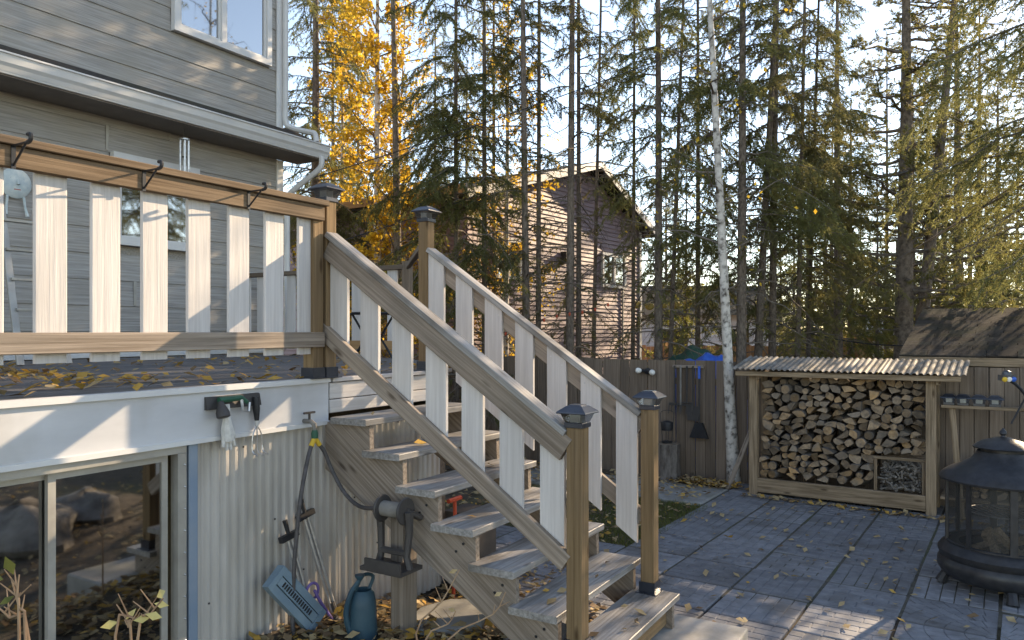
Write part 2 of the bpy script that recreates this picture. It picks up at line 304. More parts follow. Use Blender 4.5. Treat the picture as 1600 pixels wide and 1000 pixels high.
for k, (s, t, r) in enumerate([(.35, .75, .34), (.95, 1.0, .3), (.45, 1.3, .26)]):
    pts = [H(s+r*math.cos(a)*random.uniform(.8, 1.1), t+r*.8*math.sin(a)*random.uniform(.8, 1.1), 0) for a in np.linspace(0, 2*math.pi, 9)[:-1]]
    pts = pts[::-1]
    z = max(zg(p.x, p.y) for p in pts)
    tag(slab('flagstone', pts, z+.02, .2), 'flat grey flagstone in the leaf litter beneath the stairs', 'flagstone', 'flagstones beneath the stairs')
# ================================================================ OUR HOUSE
TW = -4.49
house = thing('house', 'two storey grey lap sided house with white trim behind the deck', 'house', H(0, TW-1, 1.0))
b = MB(); b.prism([H(-7, TW-.05, 0), H(3.66, TW-.05, 0), H(3.66, TW-6, 0), H(-7, TW-6, 0)], (0, 0, 7.6)); b.build('wall', M['siding'], house)
def siding_row(z0, z1, holes, s1=3.62):
    segs = [(-7, s1)]
    for h0, h1, hz0, hz1 in holes:
        if z0 < hz1-.03 and z1 > hz0+.03:
            ns = []
            for a, c in segs:
                if a < h0: ns.append((a, min(c, h0)))
                if c > h1: ns.append((max(a, h1), c))
            segs = ns
    off = random.uniform(-1.2, 1.2)
    for a, c in segs:
        cuts = [a]+[q for q in ((off-3.2,) if random.random() < .5 else (off+1.2,)) if a+.4 < q < c-.4]+[c]
        for u, v in zip(cuts[:-1], cuts[1:]):
            tilt = (E*.99+ZU*.045).normalized()
            board('siding_board', M['siding'], house, H(u+.002, TW-.012, (z0+z1)/2), H(v-.002, TW-.012, (z0+z1)/2), z1-z0+.015, .014, tilt)
        for q in cuts[1:-1]: board('joint_clip', M['alu'], house, H(q, TW+.006, z0+.01), H(q, TW+.004, z1-.005), .035, .006, E)
WU = (2.03, 3.48, 5.44, 6.75); WL = (1.29, 2.37, 2.85, 3.86)
for k in range(11): siding_row(4.59+.28*k, 4.87+.28*k, [WU])
for k in range(10): siding_row(1.62+.28*k, 1.90+.28*k, [WL])
def window(parent, s0, s1, z0, z1, t, fr=.075, mull=(), name='window'):
    root = link(name, None, parent, Matrix.Translation(H((s0+s1)/2, t, z0)))
    f = MB(); c = t+.015
    for a, b_, q, r in ((s0, s1, z0, z0+fr), (s0, s1, z1-fr, z1), (s0, s0+fr, z0+fr, z1-fr), (s1-fr, s1, z0+fr, z1-fr))+tuple((m_-.03, m_+.03, z0+fr, z1-fr) for m_ in mull):
        f.box(H((a+b_)/2, c, (q+r)/2), b_-a, .07, r-q, X=D)
    f.build('frame', M['trim'], root)
    cuts = [s0+fr]+list(mull)+[s1-fr]
    for a, b_ in zip(cuts[:-1], cuts[1:]):
        e = .03 if mull else 0
        sash = MB(); a2, b2 = a+(.03 if a in mull else 0)+.002, b_-(.03 if b_ in mull else 0)-.002; w_ = .03
        for p, q, r, u in ((a2, b2, z0+fr+.002, z0+fr+w_), (a2, b2, z1-fr-w_, z1-fr-.002), (a2, a2+w_, z0+fr+w_, z1-fr-w_), (b2-w_, b2, z0+fr+w_, z1-fr-w_)):
            sash.box(H((p+q)/2, c-.012, (r+u)/2), q-p, .045, u-r, X=D)
        sash.build('sash', M['trim'], root)
        g = MB(); g.box(H((a2+b2)/2, c-.015, (z0+z1)/2), b2-a2-2*w_+.004, .006, z1-z0-2*fr-2*w_+.004, X=D); g.build('pane', M['pane'], root)
    k = MB(); k.box(H((s0+s1)/2, t-.03, (z0+z1)/2), s1-s0-.1, .01, z1-z0-.1, X=D); k.build('dark_backing', M['black'], root)  # plain black sheet filling the opening behind the panes
    return root
window(house, *WU, TW+.02, mull=(2.72,))
window(house, *WL, TW+.02, mull=(1.83,))
for z0, z1 in ((1.62, 4.22), (4.66, 7.5)):
    board('corner_board', M['trim'], house, H(3.66, TW+.012, z0), H(3.66, TW+.012, z1), .11, .03, E)
board('base_trim', M['trim'], house, H(-7, TW+.012, 1.68), H(3.6, TW+.012, 1.68), .03, .14)
# pent roof, soffit, gutter
b = MB()
for k in range(4):
    t0 = -3.96-k*.14; z0 = 4.43+k*.066
    b.add([H(-7, t0, z0), H(3.98, t0, z0), H(3.98, t0-.16, z0+.075), H(-7, t0-.16, z0+.075), H(-7, t0, z0-.012), H(3.98, t0, z0-.012)], [(0, 1, 2, 3), (4, 5, 1, 0)])
b.build('pent_roof', M['shingle'], house)
b = MB(); b.box(H(-1.51, (TW-4.0)/2+.02, 4.235), 10.98, .5, .02, X=D); b.build('soffit', M['soffit'], house)
b = MB(); b.box(H(3.985, (TW-4.0)/2, 4.32), .02, .5, .17, X=D); b.build('eave_return', M['trim'], house)
b = MB(); prof = [(-4.02, 4.24), (-3.95, 4.24), (-3.93, 4.29), (-3.90, 4.33), (-3.885, 4.40), (-3.87, 4.405), (-3.87, 4.42), (-3.90, 4.42), (-3.905, 4.34), (-3.94, 4.26), (-4.02, 4.26)]
b.prism([H(-7, t, z) for t, z in prof], D*11.02); g = b.build('gutter', M['trim'], house)
b = MB(); b.tube(bez([H(3.72, TW+.06, 8), H(3.72, TW+.06, 5.2), H(3.72, TW+.06, 4.78), H(3.76, TW+.12, 4.68), H(3.82, -4.12, 4.60), H(3.84, -4.0, 4.56), H(3.84, -3.97, 4.45)], 30), .038, 8); b.build('downspout', M['trim'], house, True)
b = MB(); b.tube(bez([H(3.9, -3.93, 4.26), H(3.9, -3.95, 4.12), H(3.86, -4.1, 4.0), H(3.8, -4.3, 3.86), H(3.76, TW+.06, 3.72), H(3.75, TW+.06, 3.4), H(3.75, TW+.06, 1.7)], 30), .038, 8); b.build('downspout', M['trim'], house, True)
# wall ornament
o = thing('moon_face_ornament', 'round pale clay moon face with dangling legs on the grey siding', 'ornament', H(.32, TW+.05, 3.0))
b = MB(); b.lathe([(.02, .0), (.145, 0), (.15, .015), (.12, .04), (.06, .055), (.005, .06)], H(.32, TW+.01, 3.35), 24, E); f = b.build('face', M['moon'], o, True)
b = MB(); b.tube([H(.32, TW+.065, 3.39), H(.32, TW+.085, 3.33)], [.008, .016], 6); b.build('nose', M['moon'], f)
for ds in (-.05, .05):
    b = MB(); b.lathe([(.001, 0), (.014, .004), (.02, .0)], H(.32+ds, TW+.058, 3.385), 8, E); b.build('eye', M['bluetrim'], f)
    b = MB(); b.tube([H(.32+ds*1.5, TW+.03, 3.22), H(.32+ds*1.7, TW+.035, 3.12), H(.32+ds*2, TW+.05, 3.03)], [.014, .011, .018], 6); b.build('leg', M['moon'], o)
b = MB(); b.tube([H(.29, TW+.06, 3.285), H(.35, TW+.06, 3.285)], .006, 5); b.build('mouth', M['red'], f)
# wind chime
wc = thing('wind_chime', 'silver tube wind chime hanging from the dark soffit', 'wind chime', px(288, 272, 8.69))
c = px(288, 219, 8.69)
b = MB(); b.lathe([(.06, 0), (.06, .014)], c, 14); b.build('top_disc', M['steel'], wc)
b = MB(); b.tube([c+Vector((0, 0, .012)), Vector((c.x, c.y, 4.228))], .003, 4); b.build('cord', M['black'], wc)
for k in range(6):
    a = k*math.pi/3; p = c+Vector((.05*math.cos(a), .05*math.sin(a), -.01)); b = MB(); b.tube([p, p-Vector((0, 0, .33+.02*k))], .011, 7); b.build('tube', M['steel'], wc)
b = MB(); b.lathe([(.025, 0), (.025, .012)], c-Vector((0, 0, .2)), 10); b.build('clapper', M['black'], wc)
# ladder against the wall at the edge of view
ld = thing('step_ladder', 'aluminium step ladder standing on the deck by the grey wall', 'ladder', H(-.0, -3.6, 1.6))
for ds in (-.2, .2): board('side_rail', M['alu'], ld, H(.0+ds, -3.3, 1.61), H(.0+ds*.7, -3.75, 3.0), .06, .025, E)
for k in range(5): u = .15+.19*k; board('rung', M['alu'], ld, H(-.17, -3.3-.45*u, 1.61+1.39*u), H(.17, -3.3-.45*u, 1.61+1.39*u), .07, .025)
# ================================================================ DECK
deck = thing('deck', 'raised deck of dark weathered boards with white fascia', 'deck', H(0, -2, .1))
nb = 31
for k in range(nb):
    t = -.06-.145*k
    s1 = 1.35+1.65*min(1, (-t)/1.75) if t < 0 else 1.3
    board('deck_board', M['deckboard'], deck, H(-6, t, 1.585), H(s1, t, 1.585), .138, .03)
b = MB(); b.box(H(-3, .012, 1.455), 6.04, .03, .29, X=D); b.build('fascia', M['fascia'], deck)
b = MB(); b.box(H(-3, .022, 1.588), 6.04, .05, .03, X=D); b.build('drip_edge', M['trim'], deck)
b = MB(); b.box(H(-3, .032, 1.315), 6.04, .012, .025, X=D); b.build('drip_edge', M['trim'], deck)
for k, (z0, z1) in enumerate(((1.37, 1.455), (1.46, 1.565))): board('stair_header', M['paint'], deck, H(.04, .005, (z0+z1)/2), H(1.28, .005, (z0+z1)/2), .025, z1-z0)
board('edge_nosing', M['paint'], deck, H(.05, .01, 1.585), H(1.25, .01, 1.585), .06, .028)
b = MB(); b.prism([H(1.28, -.02, .0), H(1.35, -.02, 0), H(3, -1.75, 0), H(3, -4.4, 0), H(2.95, -4.4, 0), H(2.95, -1.77, 0)], (0, 0, 1.565)); b.build('side_skirting', M['fence'], deck)
# solar post caps
def cap_parts(parent, c, X, rotz=0.):           # c: centre of post top
    Y = ZU.cross(X)
    def ring(r, z): return [c+X*(r*i)+Y*(r*j)+Vector((0, 0, z)) for i, j in ((-1, -1), (1, -1), (1, 1), (-1, 1))]
    def loft(rs, m, nm, cap=True):
        b = MB(); V = [v for r, z in rs for v in ring(r, z)]; n = len(rs)
        b.add(V, [(i*4+j, i*4+(j+1) % 4, (i+1)*4+(j+1) % 4, (i+1)*4+j) for i in range(n-1) for j in range(4)]+([(3, 2, 1, 0), tuple(4*(n-1)+j for j in range(4))] if cap else [])); return b.build(nm, m, parent)
    loft([(.05, -.022), (.052, -.02), (.052, .002), (.05, .004)], M['navy'], 'cap_collar')
    loft([(.048, .005), (.068, .055)], M['lens'], 'cap_lens')
    loft([(.03, .006), (.03, .05)], M['steel'], 'cap_reflector')
    loft([(.082, .052), (.084, .056), (.082, .062), (.045, .09), (.036, .092), (.034, .097)], M['navy'], 'cap_roof')
def post(parent, s, t, z0, z1, cap=True, base=True, m='post_wood', w=.089):
    p = board('post', M[m], parent, H(s, t, z0), H(s, t, z1), w, w, E)
    if cap: cap_parts(p, H(s, t, z1), D)
    if base:
        b = MB()
        for ax, q in ((D, 1), (D, -1), (E, 1), (E, -1)): b.box(H(s, t, z0+.035)+ax*(q*(w/2+.004)), .006, w+.016, .07, X=ax)
        b.box(H(s, t, z0+.003), w+.05, w+.05, .005, X=D); b.build('post_base', M['navy'], p)
    return p
# deck front railing (facing the yard)
rl = thing('deck_railing', 'deck front railing of wide white boards between brown rails', 'railing', H(-1.5, 0, 1.6))
board('rail', M['rail_wood'], rl, H(-5.5, .045, 2.638), H(-.05, .045, 2.638), .038, .092)
board('handrail', M['rail_wood'], rl, H(-5.5, .025, 2.703), H(-.03, .025, 2.703), .12, .036)
board('rail', M['grey_wood'], rl, H(-5.5, .045, 1.845), H(-.05, .045, 1.845), .038, .095)
def s_of(p): k = (p-800)/F; return (-1.209-k*4.817)/(k*.8577-.5142)
for x0, x1 in ((49.5, 101.6), (138, 185), (216, 260), (287, 327), (352, 387), (409, 441), (461, 490.5)):
    c = (s_of(x0)+s_of(x1))/2
    board('baluster', M['paint'], rl, H(c, .012, 1.755), H(c, .012, 2.675), .14, .022, E)
for k in range(8):
    c = s_of(49.5)+.07-.262*(k+1)
    board('baluster', M['paint'], rl, H(c, .012, 1.755), H(c, .012, 2.675), .14, .022, E)
post(rl, -.085, .0, 1.6, 2.682, cap=False)
# hanger brackets on the rail
for sx in (s_of(212), s_of(376), s_of(8)):
    br = thing('rail_bracket', 'black iron hanger bracket screwed to the deck top rail', 'bracket', H(sx, .07, 2.59), 'hanger brackets on the deck top rail')
    b = MB(); b.box(H(sx, .068, 2.635), .018, .006, .10, X=D); b.build('back_plate', M['black'], br)
    b = MB(); b.box(H(sx, .125, 2.683), .014, .12, .006, X=D); b.build('arm', M['black'], br)
    b = MB(); b.tube([H(sx, .07, 2.60), H(sx, .17, 2.68)], .005, 6); b.build('brace', M['black'], br)
    b = MB(); b.tube(bez([H(sx, .18, 2.682), H(sx, .205, 2.69), H(sx, .208, 2.712), H(sx, .185, 2.716)], 9), .009, 7); b.build('hook', M['black'], br)
# far end railing of the deck
er = thing('end_railing', 'low end railing of white boards on the far side of the deck', 'railing', H(2.96, -3, 1.6))
board('rail', M['fence'], er, H(2.96, -4.4, 2.60), H(2.96, -1.72, 2.60), .09, .05)
board('rail', M['cedar'], er, H(2.94, -4.4, 1.74), H(2.94, -1.72, 1.74), .04, .10)
for k in range(10): board('baluster', M['paint'], er, H(2.97, -4.3+.265*k, 1.68), H(2.97, -4.3+.265*k, 2.575), .14, .022, D)
post(er, 2.96, -1.7, 1.6, 2.66, cap=False, m='fence')
board('rail', M['fence'], er, H(2.9, -1.64, 2.60), H(1.18, -.08, 2.60), .05, .05)
tb = thing('bistro_table', 'small black folding table on the deck by the end railing', 'table', px(590, 575, 6.9))
c0 = Vector((px(583, 486, 6.9).x, 6.9, 2.06))
b = MB(); b.lathe([(.001, -.012), (.2, -.012), (.21, 0), (.2, .01), (.001, .01)], c0, 20); b.build('table_top', M['black'], tb)
for q in (-1, 1):
    for r_ in (-1, 1): b = MB(); b.tube([c0+E*(.16*q)+D*(.1*r_)-Vector((0, 0, .01)), Vector((c0.x, c0.y, 1.605))-E*(.18*q)+D*(.1*r_)], .011, 6); b.build('leg', M['black'], tb)
# ================================================================ STAIRS
st = thing('staircase', 'open wooden stairs of grey treads from the deck to the patio', 'staircase', H(.5, 1, 0))
TZ = [1.36-.188*i for i in range(7)]; TF = [.41+.26*i for i in range(7)]
for z, f in zip(TZ, TF):
    board('tread', M['tread'], st, H(-.055, f-.146, z-.02), H(1.135, f-.146, z-.02), .292, .04)
def stringer(s):
    pts = [(.02, 1.315)]
    for z, f in zip(TZ, TF): pts += [(f-.275, z-.041), (f-.02, z-.041)]
    pts = pts[1:]+[(1.95, .032), (1.72, .032), (.02, 1.02), (.02, 1.319)]
    b = MB(); b.prism([H(s, t, z) for t, z in pts], D*.038); return b.build('stringer', M['grey_wood'], st, frame=axes(H(s, .1, 1.2), H(s, 1.9, 1.2-1.8*.723), D))
stringer(0.0); stringer(1.05)
board('support_post', M['grey_wood'], st, H(.0, .66, .02), H(.0, .66, .83), .14, .089, E)
board('kick_board', M['post_wood'], st, H(.04, 1.90, .12), H(1.04, 1.90, .12), .03, .13)
for z, f in zip(TZ[2:], TF[2:]):
    for q in (0, 1):
        b = MB(); b.lathe([(.008, 0), (.008, .004)], H(-.001, f-.10-.05*q, z-.10-.05*q), 8, -D); b.build('bolt', M['black'], st)
def stair_rail(s_rail, s_bal, s_post, label, side):
    g = thing('stair_railing', label, 'railing', H(s_post, 1, .2))
    sl = -.676; zr = lambda t: 2.53+sl*(t-.05)
    post(g, s_post, 0, 1.6, 2.75); post(g, s_post, 1.79, .232, 1.42)
    upv = Vector((0, 0, 1))
    dirn = (H(0, 1, sl)-H(0, 0, 0)).normalized(); 
    t0, t1 = .048, 1.742
    board('rail', M['grey_wood'], g, H(s_rail, t0, zr(t0)-.105), H(s_rail, t1, zr(t1)-.105), .038, .135)
    board('handrail', M['tread'], g, H(s_rail+.02*side, t0, zr(t0)-.018), H(s_rail+.02*side, t1, zr(t1)-.018), .10, .036)
    zb = lambda t: 1.865-.694*(t-.05)
    board('rail', M['grey_wood'], g, H(s_rail, t0-.1 if side > 0 else t0, zb(t0)+(.07 if side > 0 else 0)), H(s_rail, t1, zb(t1)-.0), .038, .10)
    for k in range(7):
        c = 1.645-.255*k; a, d_ = c-.0725, c+.0725; m_ = .0 if side > 0 else .14
        b = MB()
        lo = lambda t: zb(t)-.03-m_
        b.prism([H(s_bal-.011, a, lo(a)), H(s_bal-.011, d_, lo(d_)), H(s_bal-.011, d_, zr(d_)-.05), H(s_bal-.011, a, zr(a)-.05)], D*.022)
        bo = b.build('baluster', M['paint'], g, frame=axes(H(s_bal, c, lo(c)), H(s_bal, c, lo(c)+1), D))
        if side < 0:
            for q in (.03, .115): sc_ = MB(); sc_.lathe([(.005, 0), (.005, .003)], H(s_bal-.011, a+q, zr(a+q)-.1), 6, -D); sc_.build('screw', M['steel'], bo)
    return g
stair_rail(-.0, .031, .03, 'near stair railing that meets the deck front railing beside the hose reel', 1)
stair_rail(1.09, 1.058, 1.08, 'far stair railing with screwed white boards beside the grass', -1)
# ================================================================ SKIRTING UNDER THE DECK
sk = thing('skirting_wall', 'beige corrugated metal skirting below the white deck fascia', 'wall', H(.2, 0, 0))
def corrugated(s0, s1, z0, z1, t, per=.061, amp=.008, place=H):
    n = int((s1-s0)/per*10); V = []
    for i in range(n+1):
        s = s0+(s1-s0)*i/n; ph = math.sin(2*math.pi*(s-s0)/per); q = max(-1, min(.75, ph*1.5))
        for z in (z0, z1): V += [place(s, t+amp*q, z), place(s, t+amp*q-.002, z)]
    Fs = []
    for i in range(n): a = 4*i; c = a+4; Fs += [(a, c, c+2, a+2), (a+1, a+3, c+3, c+1), (a+2, c+2, c+3, a+3), (a, a+1, c+1, c)]
    return V, Fs
for s0, s1 in ((-.925, .15), (.145, 1.30)):
    b = MB(); b.add(*corrugated(s0, s1, -.1, 1.318, -.012-(.004 if s0 > 0 else 0))); b.build('corrugated_sheet', M['corr'], sk)
for k in range(9):
    b = MB(); b.lathe([(.006, 0), (.006, .004), (.003, .007)], H(-.85+.228*k, -.001, (.42, 1.24, .78)[k % 3]), 7, E); b.build('screw', M['plastic'], sk)
board('blue_strip', M['bluetrim'], sk, H(-.955, .0, -.1), H(-.955, .0, 1.30), .055, .03, E)
b = MB(); b.box(H(-3.5, -.06, .0), 5.0, .05, .4, X=D); b.build('sill_wall', M['concrete'], sk)
wn = thing('sliding_window', 'wide aluminium sliding window under the deck fascia', 'window', H(-1.6, 0, .2))
def bar(parent, s0, s1, z0, z1, t, th, m, nm):
    b = MB(); b.box(H((s0+s1)/2, t, (z0+z1)/2), s1-s0, th, z1-z0, X=D); return b.build(nm, m, parent)
bar(wn, -3.4, -1.0, 1.262, 1.302, -.012, .06, M['alu'], 'head'); bar(wn, -1.05, -1.0, .2, 1.26, -.012, .06, M['alu'], 'jamb'); bar(wn, -3.4, -1.0, .16, .198, -.005, .09, M['alu'], 'sill')
bar(wn, -3.4, -3.35, .2, 1.26, -.012, .06, M['alu'], 'jamb')
for a, c, t in ((-1.68, -1.085, -.03), (-3.34, -1.64, -.058)):
    sh = link('sash', None, wn, Matrix.Translation(H(a, t, .2)))
    for p, q, r, u in ((a, c, 1.226, 1.258), (a, c, .204, .24), (a, a+.035, .24, 1.226), (c-.032, c, .24, 1.226)): bar(sh, p, q, r, u, t, .026, M['alu'], 'stile')
    bar(sh, a+.033, c-.03, .238, 1.228, t, .005, M['pane'], 'pane')
for k in range(9):
    b = MB(); b.lathe([(.006, 0), (.006, .005), (.002, .008)], H(-1.012, .019, .28+.115*k), 7, E); b.build('screw', M['steel'], wn)
b = MB()                                        # dim crawl space behind the window
x0, x1, y0, y1, zz0, zz1 = -3.6, -.98, -1.6, -.1, -.05, 1.34
for poly in ([(x0, y0, zz0), (x1, y0, zz0), (x1, y0, zz1), (x0, y0, zz1)], [(x0, y0, zz0), (x0, y1, zz0), (x1, y1, zz0), (x1, y0, zz0)], [(x1, y0, zz0), (x1, y1, zz0), (x1, y1, zz1), (x1, y0, zz1)], [(x0, y0, zz1), (x1, y0, zz1), (x1, y1, zz1), (x0, y1, zz1)]):
    b.add([H(*p) for p in poly], [(0, 1, 2, 3)])
b.build('crawl_space', M['soil'], sk)
# ================================================================ TAP, HOSES, TOOLS ON THE FASCIA
tp = thing('outdoor_tap', 'brass garden tap with yellow and green splitter under the white fascia', 'tap', H(-.19, .06, 1.2))
b = MB(); b.tube([H(-.19, .02, 1.345), H(-.19, .09, 1.345), H(-.19, .115, 1.33), H(-.19, .12, 1.29)], [.014, .014, .015, .013], 8); b.build('spout', M['galv'], tp, True)
b = MB(); b.tube([H(-.19, .075, 1.345), H(-.19, .075, 1.395)], .008, 6); b.tube([H(-.235, .075, 1.398), H(-.145, .075, 1.398)], .007, 6); b.build('handle', M['black'], tp)
b = MB(); b.lathe([(.02, 0), (.022, .03), (.016, .05)], H(-.19, .12, 1.245), 10); b.build('collar', M['green'], tp, True)
for q in (-1, 1):
    b = MB(); b.tube([H(-.19, .12, 1.25), H(-.19+.035*q, .125, 1.20)], [.014, .016], 8); b.build('outlet', M['yellow'], tp, True)
def hose(label, pts):
    b = MB(); b.tube(bez(pts, 60), .0125, 9); return tag(b.build('garden_hose', M['rubber'], None, True), label, 'hose')
hose('dark garden hose dropping from the tap to the leaf litter', [H(-.225, .125, 1.2), H(-.27, .14, 1.12), H(-.345, .16, .9), H(-.385, .16, .6), H(-.40, .16, .38), H(-.405, .16, .2), H(-.40, .17, .11)])
hose('dark garden hose looping from the tap to the hose reel', [H(-.155, .125, 1.2), H(-.125, .14, 1.15), H(-.10, .17, 1.05), H(-.09, .25, .93), H(-.1, .35, .865), H(-.115, .45, .845), H(-.125, .56, .86)])
tr = thing('tool_holder', 'dark magnetic strip holding garden tools on the white fascia', 'tool holder', H(-.72, .05, 1.47))
b = MB(); b.prism([H(-.90, .028, 1.475), H(-.90, .055, 1.475), H(-.90, .04, 1.54), H(-.90, .028, 1.545)], D*.36); b.build('strip', M['plastic'], tr)
nz = thing('spray_nozzle', 'dark green hose spray nozzle hooked on the tool strip', 'nozzle', H(-.82, .09, 1.4))
b = MB(); b.tube([H(-.84, .07, 1.525), H(-.70, .075, 1.53), H(-.66, .08, 1.5)], [.018, .016, .012], 8); b.build('grip', M['green'], nz, True)
b = MB(); b.lathe([(.014, 0), (.02, -.02), (.036, -.06), (.036, -.085), (.028, -.09)], H(-.845, .09, 1.52), 14, ZU+E*-.3); b.build('head', M['plastic'], nz, True)
b = MB(); b.tube([H(-.70, .08, 1.52), H(-.70, .09, 1.46), H(-.66, .09, 1.45), H(-.65, .085, 1.50)], .009, 6); b.build('trigger', M['steel'], nz, True)
gv = thing('garden_glove', 'pale work glove dangling from the tool strip', 'glove', H(-.79, .07, 1.24))
b = MB(); b.tube([H(-.79, .065, 1.50), H(-.79, .07, 1.42), H(-.79, .075, 1.36), H(-.785, .075, 1.30)], [.02, .022, .036, .034], 8); b.build('palm', M['glove'], gv, True)
for k in range(4):
    b = MB(); b.tube([H(-.815+.02*k, .075, 1.31), H(-.82+.024*k, .08, 1.27-.02*(k in (1, 2)))], [.012, .009], 6); b.build('finger', M['glove'], gv, True)
b = MB(); b.tube([H(-.76, .075, 1.37), H(-.745, .08, 1.31)], [.012, .009], 6); b.build('thumb', M['glove'], gv, True)
cv = thing('hand_cultivator', 'three pronged hand cultivator with black and cream handle', 'cultivator', H(-.585, .06, 1.2))
b = MB(); b.tube([H(-.585, .06, 1.525), H(-.585, .065, 1.46), H(-.582, .065, 1.39)], [.017, .021, .013], 9); b.build('handle', M['black'], cv, True)
b = MB(); b.tube([H(-.582, .065, 1.392), H(-.582, .065, 1.36)], [.013, .011], 8); b.build('ferrule', M['glove'], cv, True)
for q in (-1, 0, 1):
    b = MB(); b.tube(bez([H(-.582, .065, 1.362), H(-.582+.03*q, .068, 1.31), H(-.582+.035*q, .07, 1.22), H(-.575+.035*q, .11, 1.195)], 9), .004, 5); b.build('prong', M['steel'], cv)
# ================================================================ HOSE REEL, CAN, SPRINKLER
hr = thing('hose_reel', 'dark brown plastic hose reel fixed to the stair support post', 'hose reel', H(-.1, .66, .5))
b = MB(); c = H(-.14, .70, .87)
for q in (-1, 1): b.lathe([(.015, -.008), (.075, -.008), (.08, 0), (.075, .008), (.015, .008)], c+E*(.085*q), 20, E)
b.build('flange', M['plastic'], hr, True)
b = MB(); b.lathe([(.045, -.08), (.045, .08)], c, 16, E); b.build('drum', M['galv'], hr, True)
b = MB(); b.tube([c+E*-.093, c+E*-.125], .022, 10); b.build('crank_hub', M['black'], hr)
b = MB()
for q in (-.105, .105):
    b.tube([c+E*q, c+E*q+D*.01-Vector((0, 0, .12)), c+E*(q*.9)+D*.0-Vector((0, 0, .26)), c+E*(q*1.1)-Vector((0, 0, .33))], [.03, .022, .02, .024], 6)
b.tube([c+E*-.1-Vector((0, 0, .24)), c+E*.1-Vector((0, 0, .24))], .02, 6); b.tube([c+E*.1-Vector((0, 0, .0)), c+E*.1+D*.12-Vector((0, 0, .06))], .02, 6)
b.build('frame', M['plastic'], hr, True)
b = MB(); b.box(c+E*-.02-Vector((0, 0, .335)), .2, .3, .022, X=D); b.box(c+E*.0-Vector((0, 0, .30))-D*.1, .015, .26, .06, X=D); b.build('tray', M['plastic'], hr)
wcan = thing('watering_can', 'dark teal watering can beside the stair support post', 'watering can', px(567, 1000, 4.4))
c = Vector((px(567, 1000, 4.4).x, 4.4, .1))
b = MB(); b.lathe([(.075, 0), (.085, .01), (.085, .05), (.078, .2), (.066, .27), (.05, .29), (.044, .285), (.044, .2)], c, 24, cap=False); b.build('body', M['can'], wcan, True)
b = MB(); b.tube(bez([c+Vector((-.06, -.05, .05)), c+Vector((-.085, -.06, .16)), c+Vector((-.06, -.06, .28)), c+Vector((-.01, -.04, .36))], 12), [.02-.008*i/12 for i in range(13)], 8); b.build('spout', M['can'], wcan, True)
b = MB(); b.lathe([(.012, 0), (.03, .025), (.03, .032)], c+Vector((-.01, -.04, .355)), 12); b.build('rose', M['can'], wcan, True)
b = MB(); b.tube(bez([c+Vector((.03, .03, .28)), c+Vector((.05, .05, .35)), c+Vector((.0, .0, .37)), c+Vector((-.04, -.03, .29))], 12), .011, 7); b.build('handle', M['can'], wcan, True)
spk = thing('sprinkler', 'blue grey slotted oscillating sprinkler leaning against the corrugated skirting', 'sprinkler', H(-.36, .16, .1))
ax = (H(-.22, .2, .12)-H(-.50, .12, .48)).normalized(); p0 = H(-.50, .12, .48); nrm = (E-ax*E.dot(ax)).normalized(); sd_ = ax.cross(nrm)
for q in (-1, 1): 
    b = MB(); b.box(p0+ax*.2+sd_*(.055*q), .40, .045, .05, X=ax, Y=sd_, Z=nrm); b.build('skid', M['bluegrey'], spk)
b = MB(); b.box(p0+ax*.2+nrm*.01, .36, .05, .035, X=ax, Y=sd_, Z=nrm); b.build('spray_bar', M['bluegrey'], spk)
for k in range(14):
    b = MB(); b.box(p0+ax*(.06+.02*k)+nrm*.03, .009, .03, .006, X=ax, Y=sd_, Z=nrm); b.build('slot', M['black'], spk)
for u in (.0, .4): 
    b = MB(); b.box(p0+ax*u, .035, .15, .06, X=ax, Y=sd_, Z=nrm); b.build('end_cap', M['bluegrey'], spk)
for j, (a, c2, lab) in enumerate(((H(-.34, .05, .70), H(-.24, .15, .14), 'shorter telescopic pole with black clamp leaning on the skirting'), (H(-.21, .05, .80), H(-.07, .16, .16), 'taller telescopic pole with black crosspiece leaning on the skirting'))):
    pl = thing('telescopic_pole', lab, 'pole', c2)
    dv = (c2-a).normalized(); sx = dv.cross(E).normalized()
    for q in (-1, 1): b = MB(); b.tube([a+dv*.04+sx*(.014*q), c2+sx*(.016*q)], .012, 8); b.build('tube', M['steel'], pl, True)
    b = MB(); b.box(a+dv*.03, .035, .13, .035, X=dv, Y=sx, Z=dv.cross(sx)); b.build('crosspiece', M['black'], pl)
    b = MB(); b.tube([a-dv*.07, a+dv*.03], [.016, .011], 8); b.build('grip', M['black'], pl)
    b = MB(); b.tube([c2-dv*.06, c2+dv*.0], .022, 8); b.build('foot', M['plastic'], pl)
pw = thing('spray_wand', 'purple spray wand lying against the blue grey sprinkler', 'wand', H(-.15, .2, .1))
b = MB(); b.tube(bez([H(-.24, .17, .34), H(-.2, .18, .26), H(-.12, .2, .13)], 10), .01, 8); b.build('shaft', M['purple'], pw, True)
b = MB(); b.lathe([(.012, 0), (.03, .03), (.03, .045)], H(-.12, .2, .14), 12, D*.7-ZU*.6); b.build('head', M['plastic'], pw, True)
b = MB(); tor = [H(-.24, .15, .33)+D*(.05*math.cos(a))+ZU*(.05*math.sin(a)) for a in np.linspace(0, 2*math.pi, 16)]; b.tube(tor, .009, 6); b.build('coil', M['purple'], pw, True)
